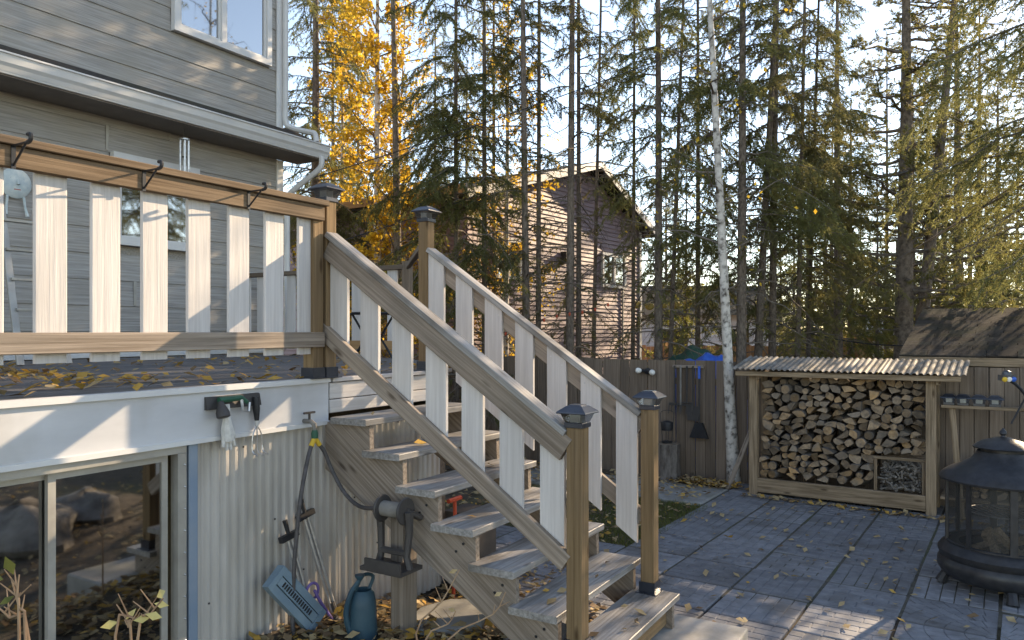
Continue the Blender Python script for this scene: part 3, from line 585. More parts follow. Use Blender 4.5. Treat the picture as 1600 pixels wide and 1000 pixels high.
# small things stored under the stairs
rt = thing('red_hand_pump', 'small red lever tool behind the stair treads', 'tool', H(1.18, .25, .0))
zb_ = zg(*H(1.2, .3, 0).xy)
b = MB(); b.tube([H(1.15, .2, zb_), H(1.15, .22, .3), H(1.17, .2, .62)], .014, 6); b.build('shaft', M['red'], rt); b = MB(); b.tube([H(1.09, .2, .62), H(1.25, .2, .62)], .018, 6); b.build('grip', M['red'], rt)
cr = thing('storage_crate', 'dark crate with purple label behind the stairs', 'crate', H(1.5, .15, 0))
b = MB(); zc = GZ+.02; b.box(H(1.5, .12, zc+.3), .3, .3, .6, X=D); b.build('box', M['plastic'], cr); b = MB(); b.box(H(1.345, .12, zc+.45), .01, .2, .15, X=D); b.build('panel', M['purple'], cr)
# ================================================================ FENCE
FB = 3.5
fn = thing('fence', 'dark brown vertical board fence behind the woodshed', 'fence', Q(0, FB, GZ))
for k in range(106):
    a = -7.6+.1425*k; h = 1.49+random.uniform(-.008, .008)
    mw = None
    p0, p1 = Q(a, FB+random.uniform(-.004, .004), GZ-.02), Q(a+random.uniform(-.004, .004), FB+random.uniform(-.006, .006), h)
    board('fence_board', M['fence'], fn, p0, p1, .137, .018, D2)
for z in (.2, 1.2): board('fence_rail', M['fence'], fn, Q(-7.6, FB+.045, z), Q(7.5, FB+.045, z), .04, .09)
for k in range(7): board('fence_post', M['fence'], fn, Q(-7.4+2.4*k, FB+.11, GZ-.02), Q(-7.4+2.4*k, FB+.11, 1.46), .09, .09)
def fpx(x, y, b_):                               # photo pixel onto the vertical plane b = b_
    k = (x-800)/F; ox = Q0+D2*b_; a = (ox.x-k*ox.y)/(k*E2.y-E2.x); p = Q(a, b_, 0); return a, CAMZ-(y-HY)/F*p.y
# twin floodlight
a, z = fpx(1012, 580, FB-.02)
fl = thing('twin_floodlight', 'twin floodlight with two round white bulbs on the fence', 'floodlight', Q(a, FB-.02, z))
b = MB(); b.lathe([(.05, 0), (.045, .03), (.02, .04)], Q(a, FB-.011, z), 14, -D2); b.build('base', M['black'], fl, True)
for q in (-1, 1):
    b = MB(); b.tube([Q(a+.02*q, FB-.04, z), Q(a+.07*q, FB-.09, z-.01*q)], [.018, .028], 8); b.build('arm', M['black'], fl, True)
    b = MB(); b.lathe([(.02, 0), (.038, .03), (.042, .055), (.03, .082), (.008, .09)], Q(a+.065*q, FB-.085, z-.01*q), 14, E2*q*.8-D2*.5); b.build('bulb', M['bulb'], fl, True)
# hanging garden tools
a0, z0 = fpx(1052, 572, FB-.03); a1, _ = fpx(1100, 573, FB-.03)
tk = thing('tool_rack', 'wooden tool rack strip mounted on the fence', 'rack', Q((a0+a1)/2, FB-.03, z0))
board('strip', M['grey_wood'], tk, Q(a0, FB-.04, z0), Q(a1, FB-.04, z0), .05, .035)
kinds = [('garden_fork', 'hanging garden fork leftmost on the fence tool rack'), ('rake', 'hanging metal rake with wide head on the fence tool rack'), ('hoe', 'hanging hoe with long grey shaft on the fence tool rack'), ('shovel', 'hanging square shovel on the fence tool rack'), ('broom', 'hanging broom with blue grip and black bristles on the fence rack')]
kinds[0] = ('garden_fork', 'hanging garden fork at the rack end away from the broom')
for k, (nm, lab) in enumerate(kinds):
    a = a0+(a1-a0)*(.08+.2*k); top = z0-.02; ln = (.62, .64, .6, .72, .95)[k]; t = FB-.07
    g = thing(nm, lab, nm.replace('_', ' '), Q(a, t, top-ln))
    b = MB(); b.tube([Q(a, t, top+.03), Q(a, t, top-ln*.8)], .014, 7); b.build('shaft', M['plastic'] if k != 1 else M['galv'], g, True)
    if nm == 'broom':
        b = MB(); b.tube([Q(a, t, top+.03), Q(a, t, top-.14)], .019, 8); b.build('grip', M['tarp'], g, True)
        b = MB(); b.prism([Q(a-.05, t-.03, top-ln*.78), Q(a+.05, t-.03, top-ln*.78), Q(a+.13, t-.03, top-ln), Q(a-.13, t-.03, top-ln)], D2*.05); b.build('bristles', M['black'], g)
    elif nm == 'shovel':
        b = MB(); b.prism([Q(a-.09, t, top-ln*.72), Q(a+.09, t, top-ln*.72), Q(a+.08, t, top-ln), Q(a-.08, t, top-ln)], D2*.012); b.build('blade', M['plastic'], g)
    else:
        wd = (.08, .17, .07)[k]; b = MB(); b.tube([Q(a-wd, t, top-ln*.8), Q(a+wd, t, top-ln*.8)], .01, 6); b.build('head', M['plastic'], g)
        for q in range(5 if k < 2 else 2):
            u = a-wd+2*wd*q/(4 if k < 2 else 1); b = MB(); b.tube([Q(u, t, top-ln*.8), Q(u, t-.02, top-ln)], .006, 5); b.build('tine', M['plastic'], g)
# stump and lantern by the fence
a, z = fpx(1040, 750, FB-.4); sp = Q(a, FB-.35, GZ)
b = MB(); n = 20; prof = []
V = []; 
for zz, r in ((0, .2), (.06, .18), (.35, .17), (.52, .168), (.525, .155)):
    V += [sp+Vector((math.cos(2*math.pi*j/n)*r*(1+.05*math.sin(3*j)), math.sin(2*math.pi*j/n)*r*(1+.05*math.sin(3*j)), zz)) for j in range(n)]
b.add(V, [(i*n+j, i*n+(j+1) % n, (i+1)*n+(j+1) % n, (i+1)*n+j) for i in range(3) for j in range(n)], 0); b.add(V[3*n:], [(j, (j+1) % n, n+(j+1) % n, n+j) for j in range(n)]+[tuple(n+j for j in range(n))], 1)
tag(b.build('log_stump', [M['bark'], M['end']], None, True), 'thick upright log stump against the fence near the birch', 'stump')
lt = thing('lantern', 'black wire lantern on top of the log stump', 'lantern', sp+Vector((0, 0, .526)))
c = sp+Vector((0, 0, .53))
b = MB(); b.lathe([(.07, 0), (.075, .02), (.02, .03)], c, 14); b.build('base', M['black'], lt, True)
b = MB(); b.lathe([(.02, .30), (.08, .28), (.085, .24), (.08, .17), (.03, .16)][::-1], c, 14); b.build('hood', M['black'], lt, True)
for k in range(4): 
    an = k*math.pi/2; b = MB(); b.tube([c+Vector((.065*math.cos(an), .065*math.sin(an), .02)), c+Vector((.075*math.cos(an), .075*math.sin(an), .2))], .005, 5); b.build('bar', M['black'], lt)
b = MB(); b.tube(bez([c+Vector((-.08, 0, .25)), c+Vector((-.08, 0, .42)), c+Vector((.08, 0, .42)), c+Vector((.08, 0, .25))], 12), .004, 5); b.build('handle', M['black'], lt)
# ================================================================ WOODSHED AND FIREWOOD
ws = thing('woodshed', 'open timber woodshed with corrugated metal roof against the fence', 'woodshed', Q(1.25, 3.1, GZ))
A0, A1 = .28, 2.21
for a in (A0, A1):
    board('post', M['shed_wood'], ws, Q(a, 2.92, GZ+.02), Q(a, 2.92, 1.42), .10, .10, D2)
    board('post', M['shed_wood'], ws, Q(a, 3.4, GZ+.02), Q(a, 3.4, 1.5), .09, .09, D2)
    board('side_beam', M['shed_wood'], ws, Q(a+.075, 2.8, 1.36), Q(a+.075, 3.42, 1.44), .04, .09)
board('bottom_beam', M['shed_wood'], ws, Q(A0+.052, 2.9, .0), Q(A1-.052, 2.9, .0), .05, .17)
board('front_beam', M['shed_wood'], ws, Q(.10, 2.77, 1.375), Q(2.5, 2.77, 1.385), .045, .058)
for k in range(3): board('floor_board', M['shed_wood'], ws, Q(A0, 3.0+.15*k, -.04), Q(A1, 3.0+.15*k, -.04), .14, .03)
for k in range(3):
    s0, s1 = .06+.83*k, .06+.83*(k+1)
    V, Fs = corrugated(s0, s1, 0, 1, 0, .066, .010, place=lambda s, t, z: Q(s, 2.70+.78*z, 1.435+.13*z+t*1.0))
    b = MB(); b.add(V, Fs); b.build('roof_sheet', M['galv'], ws)
def log_mesh(kind, w_, h_, ln):
    n = 14 if kind == 'round' else 9; pts = []
    if kind == 'round':
        pts = [(w_/2*math.cos(a)*random.uniform(.93, 1.05), h_/2*math.sin(a)*random.uniform(.93, 1.05)) for a in np.linspace(0, 2*math.pi, n+1)[:-1]]
    else:                                        # split wedge: two flat faces and a bark arc
        an = random.choice((R(75), R(95), R(130), R(180))); arc = [(math.cos(a), math.sin(a)) for a in np.linspace(-an/2, an/2, n-1)]
        pts = ([(0, 0)] if an < 3 else [(.0, -.15)])+arc; r = random.uniform(0, 6.28)
        pts = [(x*math.cos(r)-y*math.sin(r), x*math.sin(r)+y*math.cos(r)) for x, y in pts]
        xs_ = [p[0] for p in pts]; ys_ = [p[1] for p in pts]; cx, cy = (min(xs_)+max(xs_))/2, (min(ys_)+max(ys_))/2
        pts = [((x-cx)/(max(xs_)-min(xs_))*w_*random.uniform(.96, 1.03), (y-cy)/(max(ys_)-min(ys_))*h_*random.uniform(.96, 1.03)) for x, y in pts]
    n = len(pts); V = [(x*(.87 if kind == 'round' else .95)+random.uniform(-.003, .003), random.uniform(-.006, .006), z*(.87 if kind == 'round' else .95)) for x, z in pts]+[(x, .008, z) for x, z in pts]+[(x*random.uniform(.95, 1.05), ln, z) for x, z in pts]
    Fs = [tuple(range(n))]+[(n+i, n+(i+1) % n, (i+1) % n, i) for i in range(n)]+[(2*n+i, 2*n+(i+1) % n, n+(i+1) % n, n+i) for i in range(n)]+[tuple(range(3*n-1, 2*n-1, -1))]
    flat = kind != 'round'
    mi = [0]+[1]*n+[(0 if flat and i in (0, n-1) else 1) for i in range(n)]+[0]
    return mesh_np('firewood', V, Fs, [M['end'], M['bark']], mi)
LOGS = []
for k in range(46):
    kd = 'round' if k % 6 == 0 else 'split'; w_ = random.uniform(.07, .125) if kd == 'round' else random.uniform(.085, .16); h_ = w_ if kd == 'round' else random.uniform(.07, .12)
    LOGS.append((kd, w_, h_, log_mesh(kd, w_, h_, random.uniform(.34, .42))))
def stack(a0, a1, ztop, bfront, base, hole, group, where, nmax):
    step = .01; n = int((a1-a0)/step); skyl = [base]*n; cnt = 0; fails = 0
    while cnt < nmax and fails < 60:
        kd, w_, h_, me = random.choice(LOGS); kw = max(1, int(w_*.93/step))
        best = min(range(0, n-kw+1), key=lambda i: max(skyl[i:i+kw])*1.0+random.uniform(0, .012))
        z = max(skyl[best:best+kw])
        if hole and a0+(best+kw)*step > hole[0] and z < hole[1]:
            for i in range(best, best+kw): skyl[i] = max(skyl[i], hole[1]) if a0+i*step >= hole[0]-.0 else skyl[i]+.02
            continue
        u = abs((best+kw/2)/n-.5)*2
        if z+h_*.6 > ztop-.10*u**3+random.uniform(-.03, .03): fails += 1; continue
        for i in range(best, best+kw):
            q = abs((i-best+.5)/kw-.5)*2; skyl[i] = z+h_*(.93-.12*q)
        mw = Matrix.Translation(Q(a0+(best+kw/2)*step, bfront+random.uniform(-.05, .06), z+h_/2)) @ Matrix.Rotation(angE2+random.uniform(-.16, .16), 4, 'Z') @ Matrix.Rotation(random.uniform(-.3, .3), 4, 'Y') @ Matrix.Rotation(random.uniform(-.12, .12), 4, 'X')
        tag(link('firewood_log', me, None, mw), ('round unsplit log with bark in ' if kd == 'round' else 'split wedge of firewood in ')+where, 'firewood', ('round logs in ' if kd == 'round' else 'split logs in ')+group)
        cnt += 1
    return cnt
CR = (1.63, .49)
n1 = stack(A0+.06, A1-.06, 1.385, 2.96, .09, CR, 'the woodshed', 'the woodshed stack', 285)
print('logs', n1)
kc = thing('kindling_crate', 'small timber frame crate set into the firewood stack', 'crate', Q(1.9, 3.1, .09))
for a in (CR[0]+.02, A1-.075): board('upright', M['shed_wood'], kc, Q(a, 2.94, .086), Q(a, 2.94, .44), .03, .03, D2)
board('top_bar', M['shed_wood'], kc, Q(CR[0]-.0, 2.94, .458), Q(A1-.055, 2.94, .458), .03, .03)
b = MB(); b.box(Q((CR[0]+A1)/2-.02, 3.35, .28), A1-CR[0]-.08, .02, .38, X=E2); b.build('back_panel', M['fence'], kc)
b = MB()
for k in range(330):
    p = Q(random.uniform(CR[0]+.07, A1-.12), random.uniform(2.98, 3.3), .09+.30*random.random()**1.2); dv = Vector((random.gauss(0, 1), random.gauss(0, 1), random.gauss(0, .6))).normalized()
    l_ = random.uniform(.04, .11); b.box(p, l_, random.uniform(.01, .022), random.uniform(.01, .022), X=dv, Y=dv.orthogonal().normalized(), Z=dv.cross(dv.orthogonal()).normalized())
tag(b.build('kindling', M['kindling']), 'dark kindling chips filling the small crate', 'kindling', kind='stuff')
# plank leaning by the birch, side rack with spare caps and a small pile
p_ = thing('leaning_plank', 'grey plank leaning between the birch and the woodshed', 'plank', Q(.0, 3.1, GZ))
board('plank', M['grey_wood'], p_, Q(-.10, 3.05, GZ+.005), Q(.21, 3.25, .78), .06, .02, D2)
rk = thing('side_rack', 'light timber rack with a shelf beside the woodshed', 'rack', Q(2.8, 3.0, GZ))
_, zs = fpx(1540, 633, 3.05)
board('shelf', M['shed_wood'], rk, Q(2.30, 3.05, zs-.03), Q(4.4, 3.05, zs-.03), .12, .035)
board('leg', M['shed_wood'], rk, Q(2.40, 3.05, zs-.05), Q(2.50, 2.95, GZ+.02), .06, .04, D2); board('leg', M['shed_wood'], rk, Q(4.3, 3.05, zs-.05), Q(4.3, 3.0, GZ+.02), .06, .04, D2)
board('lower_shelf', M['shed_wood'], rk, Q(2.30, 3.15, .08), Q(4.4, 3.15, .08), .5, .03)
for x in (1483, 1505, 1530, 1555):
    a, _ = fpx(x, 620, 3.05); g = thing('spare_post_cap', 'spare dark solar post cap sitting on the rack shelf', 'post cap', Q(a, 3.05, zs-.01), 'spare solar caps on the rack shelf')
    cap_parts(g, Q(a, 3.05, zs+.011), E2)
n2 = stack(2.56, 4.2, .62, 3.0, .097, None, 'the side rack', 'the small side rack pile', 60)
# ================================================================ CHIMINEA
CH = thing('chiminea', 'black cast iron outdoor fireplace with mesh sides on the patio', 'fireplace', Vector((3.85, 5.9, -.12)))
cc = Vector((3.85, 5.9, -.12))
b = MB(); b.lathe([(.30, .08), (.40, .085), (.43, .11), (.455, .16), (.45, .21), (.43, .235), (.445, .26), (.45, .29), (.425, .325), (.40, .345), (.385, .35), (.30, .345)], cc, 40, cap=False); b.build('base_bowl', M['iron'], CH, True)
b = MB(); b.lathe([(.001, .20), (.39, .20)], cc, 32, cap=False); b.build('floor_plate', M['iron'], CH)
for k in range(4):
    an = R(45)+k*math.pi/2+.35; p = cc+Vector((.34*math.cos(an), .34*math.sin(an), 0)); o_ = Vector((math.cos(an), math.sin(an), 0))
    b = MB(); b.tube([p+ZU*.12, p+o_*.06+ZU*.06, p+o_*.085+ZU*.0015], [.05, .035, .045], 8); b.build('leg', M['iron'], CH, True)
b = MB(); b.lathe([(.395, .845), (.435, .845), (.44, .86), (.425, .885), (.37, .925), (.29, .965), (.22, 1.01), (.185, 1.05), (.175, 1.075)], cc, 40, cap=False); b.build('hood', M['iron'], CH, True)
b = MB(); b.lathe([(.15, 1.07), (.15, 1.11)], cc, 24, cap=False); b.build('flue_collar', M['iron'], CH, True)
b = MB(); b.lathe([(.17, 1.10), (.205, 1.10), (.21, 1.11), (.15, 1.15), (.05, 1.185), (.02, 1.19)], cc, 30); rf = b.build('rain_cap', M['iron'], CH, True)
b = MB(); b.lathe([(.018, 1.188), (.014, 1.2), (.026, 1.215), (.024, 1.232), (.012, 1.245), (.003, 1.26)], cc, 14); b.build('finial', M['iron'], rf, True)
for k in range(8):
    an = R(22)+k*math.pi/4; p = cc+Vector((.385*math.cos(an), .385*math.sin(an), 0)); o_ = Vector((math.cos(an), math.sin(an), 0))
    b = MB(); b.box(p+ZU*.598, .02, .05 if k % 2 else .03, .50, X=o_); b.build('frame_bar', M['iron'], CH)
for k in range(4):
    a0_, a1_ = R(22)+k*math.pi/2, R(22)+(k+1)*math.pi/2; b = MB(); n = 10; V = []
    for i in range(n+1):
        an = a0_+(a1_-a0_)*i/n
        V += [cc+Vector((.378*math.cos(an), .378*math.sin(an), .35)), cc+Vector((.378*math.cos(an), .378*math.sin(an), .85))]
    b.add(V, [(2*i, 2*i+2, 2*i+3, 2*i+1) for i in range(n)]); b.build('mesh_screen', M['screen'], CH, True)
    for zz in (.355, .845): b = MB(); b.tube([cc+Vector((.385*math.cos(an), .385*math.sin(an), zz)) for an in np.linspace(a0_, a1_, 10)], .012, 6); b.build('panel_rim', M['iron'], CH, True)
b = MB()
for k in range(9): u = -.2+.05*k; h = math.sqrt(max(0, .24**2-u*u)); b.tube([cc+Vector((u, -h, .60)), cc+Vector((u, h, .60))], .004, 5)
b.tube([cc+Vector((.24*math.cos(a), .24*math.sin(a), .60)) for a in np.linspace(0, 2*math.pi, 24)], .006, 5); b.build('cooking_grate', M['steel'], CH)
for k in range(7):
    an = k*.9; p = cc+Vector((.12*math.cos(an), .12*math.sin(an), .25+.025*k)); dv = Vector((math.cos(an*2.1), math.sin(an*2.1), .5+.3*(k % 3))).normalized()
    b = MB(); b.box(p, .32, .05, .04, X=dv, Y=dv.orthogonal().normalized(), Z=dv.cross(dv.orthogonal()).normalized())
    tag(b.build('kindling_stick', M['shed_wood']), 'split stick of wood laid inside the iron fireplace', 'firewood', 'sticks inside the fireplace')
# lamp arm at the right
gl = thing('garden_spotlight', 'black arm spotlight with small coloured lenses beside the fireplace', 'spotlight', Vector((4.75, 6.6, GZ)))
hp = px(1573, 590, 6.6)
b = MB(); b.tube(bez([Vector((4.75, 6.6, GZ)), Vector((4.75, 6.6, 1.0)), px(1606, 622, 6.6), px(1590, 603, 6.6), hp+Vector((.02, 0, -.02))], 30), .014, 8); b.build('arm', M['black'], gl, True)
b = MB(); b.tube([px(1602, 622, 6.6), px(1580, 662, 6.6)], .009, 6); b.build('cord', M['black'], gl)
b = MB(); b.box(hp, .13, .06, .05, X=Vector((1, .2, 0))); b.lathe([(.04, 0), (.035, .03), (.01, .045)], hp+ZU*.02, 12); b.build('head', M['navy'], gl)
for q, m_ in ((-.045, 'yellow'), (0, 'bulb'), (.045, 'tarp')):
    b = MB(); b.lathe([(.022, 0), (.022, .012), (.012, .018)], hp+Vector((q, -.028+q*.2, -.012)), 12, Vector((0, -1, -.25))); b.build('lens', M[m_], gl, True)
# ================================================================ NEIGHBOUR SHED ROOF BEHIND FENCE
ns = thing('neighbour_shed', 'low shed with mossy dark shingle roof behind the fence', 'shed', Q(4, 5, GZ))
EV, RG = (3.72, 1.60), (6.4, 2.2); NA0, NA1 = 1.8, 7.2
for a in (NA0+.25, NA1-.25): b = MB(); b.prism([Q(a, EV[0]+.25, GZ), Q(a, RG[0]+1.2, GZ), Q(a, RG[0]+1.2, 1.85), Q(a, RG[0], RG[1]-.1), Q(a, EV[0]+.25, 1.58)], E2*.05); b.build('wall', M['fence'], ns)
b = MB(); b.box(Q((NA0+NA1)/2, EV[0]+.25, .7), NA1-NA0-.5, .05, 1.72, X=E2); b.build('wall', M['fence'], ns)
board('fascia', M['shed_wood'], ns, Q(NA0, EV[0]-.02, EV[1]-.06), Q(NA1, EV[0]-.02, EV[1]-.06), .025, .10)
slope = (Q(0, RG[0], RG[1])-Q(0, EV[0], EV[1])); SL = slope.length; sn = slope.normalized(); nn = E2.cross(sn).normalized()
rf = link('roof', None, ns, Matrix.Translation(Q(NA0, EV[0], EV[1])))
b = MB(); b.prism([Q(NA0, EV[0], EV[1]-.02), Q(NA0, RG[0], RG[1]-.02), Q(NA0, RG[0]+1.4, 1.82), Q(NA0, RG[0]+1.4, 1.78), Q(NA0, RG[0], RG[1]-.06), Q(NA0, EV[0], EV[1]-.06)], E2*(NA1-NA0)); b.build('roof_deck', M['shingle'], rf)
nc = 13
for r in range(nc):
    for k in range(18):
        a = NA0+.3*k-(.15 if r % 2 else 0); q0 = Q(a, EV[0], EV[1])+sn*(SL/nc*r)+nn*.012
        w_ = .295
        if a < NA0: a = NA0; q0 = Q(a, EV[0], EV[1])+sn*(SL/nc*r)+nn*.012; w_ = .145
        q0 = q0+nn*random.uniform(0, .005)+sn*random.uniform(-.008, .008)
        board('shingle', M['shingle'], rf, q0+E2*.0+sn*.11, q0+E2*w_+sn*.11, SL/nc+.03, .02, (nn+sn*-.06))
# ================================================================ PURPLE HOUSE
ph = thing('mauve_house', 'mauve lap sided gable house behind the spruces', 'house', Vector((1, 18, GZ)))
CR_ = Vector((3.4, 20, 0)); W_ = Vector((.60, .80, 0)); N_ = Vector((.80, -.60, 0))       # corner, along the gable to the right, outward normal
def PHp(l, o, z): return CR_-W_*l+N_*o+Vector((0, 0, z))
LW = 7.1
def lap_wall(name, p, q, zfun, z0, exp_, n_out, m, parent):
    b = MB(); L_ = (q-p).length; x = (q-p).normalized(); z = z0; nseg = 28
    while z < 6.2:
        for i in range(nseg):
            u0, u1 = L_*i/nseg, L_*(i+1)/nseg; zt = zfun((u0+u1)/2)
            if z+exp_*.5 > zt: continue
            zz = min(z+exp_, zt); A, B = p+x*u0, p+x*u1
            b.add([A+n_out*.022+ZU*z, B+n_out*.022+ZU*z, B+ZU*zz, A+ZU*zz, A+ZU*z, B+ZU*z], [(0, 1, 2, 3), (4, 5, 1, 0)])
        z += exp_
    return b.build(name, m, parent)
def zgab(l): return 5.72-(2.65-l)*.455 if l < 2.65 else 5.72-(l-2.65)*.285
b = MB(); b.prism([PHp(0, -.03, GZ), PHp(LW, -.03, GZ), PHp(LW, -.03, zgab(LW)), PHp(2.65, -.03, 5.72), PHp(0, -.03, zgab(0))], -N_*9); b.build('wall', M['mauve'], ph)
lap_wall('gable_siding', PHp(LW, 0, 0), PHp(0, 0, 0), lambda u: zgab(LW-u), GZ, .10, N_, M['mauve'], ph)
lap_wall('side_siding', PHp(LW, -9, 0)-W_*.0, PHp(LW, 0, 0), lambda u: 4.5, GZ, .10, -W_, M['mauve'], ph)
b = MB()
for (l0, za), (l1, zb2) in (((-.35, zgab(-.35)), (2.65, 5.72)), ((2.65, 5.72), (LW+.4, zgab(LW+.4)))):
    b.prism([PHp(l0, .35, za+.04), PHp(l1, .35, zb2+.04), PHp(l1, .35, zb2+.18), PHp(l0, .35, za+.18)], -N_*9.6)
b.build('roof', M['shingle'], ph)
for (l0, za), (l1, zb2) in (((-.38, zgab(-.38)), (2.64, 5.72)), ((2.66, 5.72), (LW+.42, zgab(LW+.42)))):
    board('rake_board', M['trim'], ph, PHp(l0, .37, za+.08), PHp(l1, .37, zb2+.08), .03, .17)
board('corner_board', M['trim'], ph, PHp(.03, .03, GZ), PHp(.03, .03, 4.5), .12, .03, N_)
board('eave_board', M['cedar'], ph, PHp(LW+.42, .3, 4.52), PHp(LW+.42, -9, 4.52), .03, .16)
def ph_l(x): k = (x-800)/F; return (CR_.x-k*CR_.y)/(W_.x-k*W_.y)
for x0, x1, y0, y1 in ((938, 975, 397, 450), (771, 812, 372, 436)):
    l0, l1 = ph_l(x1), ph_l(x0); Yc = 20-.80*(l0+l1)/2; z1, z0 = CAMZ+(HY-y0)/F*Yc, CAMZ+(HY-y1)/F*Yc
    wd = link('window', None, ph, Matrix.Translation(PHp((l0+l1)/2, .03, z0)))
    f = MB()
    for a, c, q, r in ((l0, l1, z0, z0+.08), (l0, l1, z1-.08, z1), (l0, l0+.08, z0+.08, z1-.08), (l1-.08, l1, z0+.08, z1-.08), ((l0+l1)/2-.04, (l0+l1)/2+.04, z0+.08, z1-.08)): f.box(PHp((a+c)/2, .045, (q+r)/2), c-a, .06, r-q, X=-W_)
    f.build('frame', M['trim'], wd)
    for a, c in ((l0+.08, (l0+l1)/2-.04), ((l0+l1)/2+.04, l1-.08)): g = MB(); g.box(PHp((a+c)/2, .035, (z0+z1)/2), c-a, .01, z1-z0-.16, X=-W_); g.build('pane', M['pane'], wd)
l_ = ph_l(879); b = MB(); b.box(PHp(l_, .08, 3.55), .16, .14, .26, X=-W_); b.build('wall_lamp', M['plastic'], ph)
l_ = ph_l(971); board('conduit', M['alu'], ph, PHp(l_, .04, GZ), PHp(l_, .04, 3.0), .05, .03, N_)
# white house and other far structures
def simple_house(name, label, x0, x1, Y, ztop, zr, m, dep=8, group=None):
    h = thing(name, label, 'house', Vector(((x0+x1)/2, Y, GZ)))
    b = MB(); b.prism([(x0, Y, GZ), (x1, Y, GZ), (x1, Y, ztop), (x0, Y, ztop)], (0, dep, 0)); b.build('wall', m, h)
    b = MB(); z = GZ
    while z < ztop-.1: b.add([(x0, Y-.035, z), (x1, Y-.035, z), (x1, Y-.002, z+.18), (x0, Y-.002, z+.18), (x0, Y-.002, z), (x1, Y-.002, z)], [(0, 1, 2, 3), (4, 5, 1, 0)]); z += .18
    b.build('siding', m, h)
    b = MB(); b.prism([(x0-.4, Y-.5, ztop-.05), (x0-.4, Y+dep/2, zr), (x0-.4, Y+dep+.5, ztop-.05), (x0-.4, Y+dep/2, zr-.15)], (x1-x0+.8, 0, 0)); b.build('roof', M['shingle'], h)
    for u in (.25, .7):
        xc = x0+(x1-x0)*u; w = link('window', None, h, Matrix.Translation((xc, Y-.04, ztop-1.6))); f = MB(); f.box((xc, Y-.05, ztop-1.1), 1.1, .05, 1.1); f.build('frame', M['trim'], w); f = MB(); f.box((xc, Y-.082, ztop-1.1), .95, .01, .95); f.build('pane', M['pane'], w)
    return h
simple_house('white_house', 'white sided house far behind the blue tarp', 5.2, 11.0, 31, 2.6, 4.0, M['whitehouse'])
cf = thing('cedar_fence', 'orange cedar board fence far behind the woodshed', 'fence', Vector((7, 24, GZ)))
for k in range(60): board('fence_board', M['cedar'], cf, Vector((3.9+.155*k, 24+.03*k, GZ)), Vector((3.9+.155*k, 24+.03*k, 1.42+random.uniform(-.03, .03))), .14, .02, Vector((0, 1, 0)))
gs = thing('garden_shed', 'small tan garden shed with white roof among the far trees', 'shed', Vector((12.3, 25, GZ)))
b = MB(); b.prism([(11.7, 25, GZ), (13.3, 25, GZ), (13.3, 25, 1.75), (11.7, 25, 1.75)], (0, 2, 0)); b.build('wall', M['cedar'], gs)
b = MB(); b.prism([(11.5, 24.7, 1.72), (13.5, 24.7, 1.72), (13.5, 26, 2.35), (11.5, 26, 2.35)], (0, 0, .06)); b.build('roof', M['trim'], gs)
b = MB(); b.box((12.3, 24.98, .75), .7, .04, 1.6); b.build('door', M['trim'], gs)
# tarp heaps showing over the fence
def heap(name, m, lab, a0, a1, bb, zb, zt, seed):
    r_ = random.Random(seed); n, k = 26, 12; V = []
    for j in range(k+1):
        for i in range(n+1):
            u, v = i/n, j/k; e = math.sin(math.pi*u)**.2*math.sin(math.pi*v)**.4
            V.append(Q(a0+(a1-a0)*u, bb+.9*v, zb+(zt-zb)*e*(1+.035*math.sin(9*u+seed)+.02*math.sin(23*u+5*v))+r_.uniform(-.015, .015)))
    Fs = [(j*(n+1)+i, j*(n+1)+i+1, (j+1)*(n+1)+i+1, (j+1)*(n+1)+i) for j in range(k) for i in range(n)]
    b = MB(); b.add(V, Fs); return tag(b.build(name, m, None, True), lab, 'tarp')
heap('blue_tarp', M['tarp'], 'bright blue tarp draped over a heap behind the fence', -1.55, -.3, 4.1, GZ, 1.57, 1)
heap('green_tarp', M['tarpg'], 'dark green tarp bundle behind the blue tarp', -2.3, -1.0, 5.4, GZ, 1.62, 2)
# ================================================================ TREES
def ribbon_tris(P, dirs, length, width, up=None):
    """needle / leaf triangles: base points, directions"""
    n = len(P); side = np.cross(dirs, rng.normal(size=(n, 3))); side /= np.linalg.norm(side, axis=1)[:, None]+1e-9
    l_ = np.asarray(length).reshape(-1, 1); w_ = np.asarray(width).reshape(-1, 1)
    return np.stack([P-side*w_, P+side*w_, P+dirs*l_], 1).reshape(-1, 3)
def fast_mesh(name, V, T, m, mi=None):
    me = bpy.data.meshes.new(name); V = np.asarray(V, dtype=np.float32); T = np.asarray(T, dtype=np.int32)
    me.vertices.add(len(V)); me.vertices.foreach_set('co', V.ravel()); k = T.shape[1]
    me.loops.add(T.size); me.loops.foreach_set('vertex_index', T.ravel()); me.polygons.add(len(T))
    me.polygons.foreach_set('loop_start', np.arange(0, T.size, k, dtype=np.int32))
    for q in (m if isinstance(m, list) else [m]): me.materials.append(q)
    if mi is not None: me.polygons.foreach_set('material_index', np.asarray(mi, dtype=np.int32))
    me.update(calc_edges=True); return me
def limb_mesh(name, limbs, m, n=5):
    b = MB()
    for pts, rs in limbs: b.tube(pts, rs, n, cap=False)
    return mesh_np(name, b.V, b.F, [m], smooth=True)
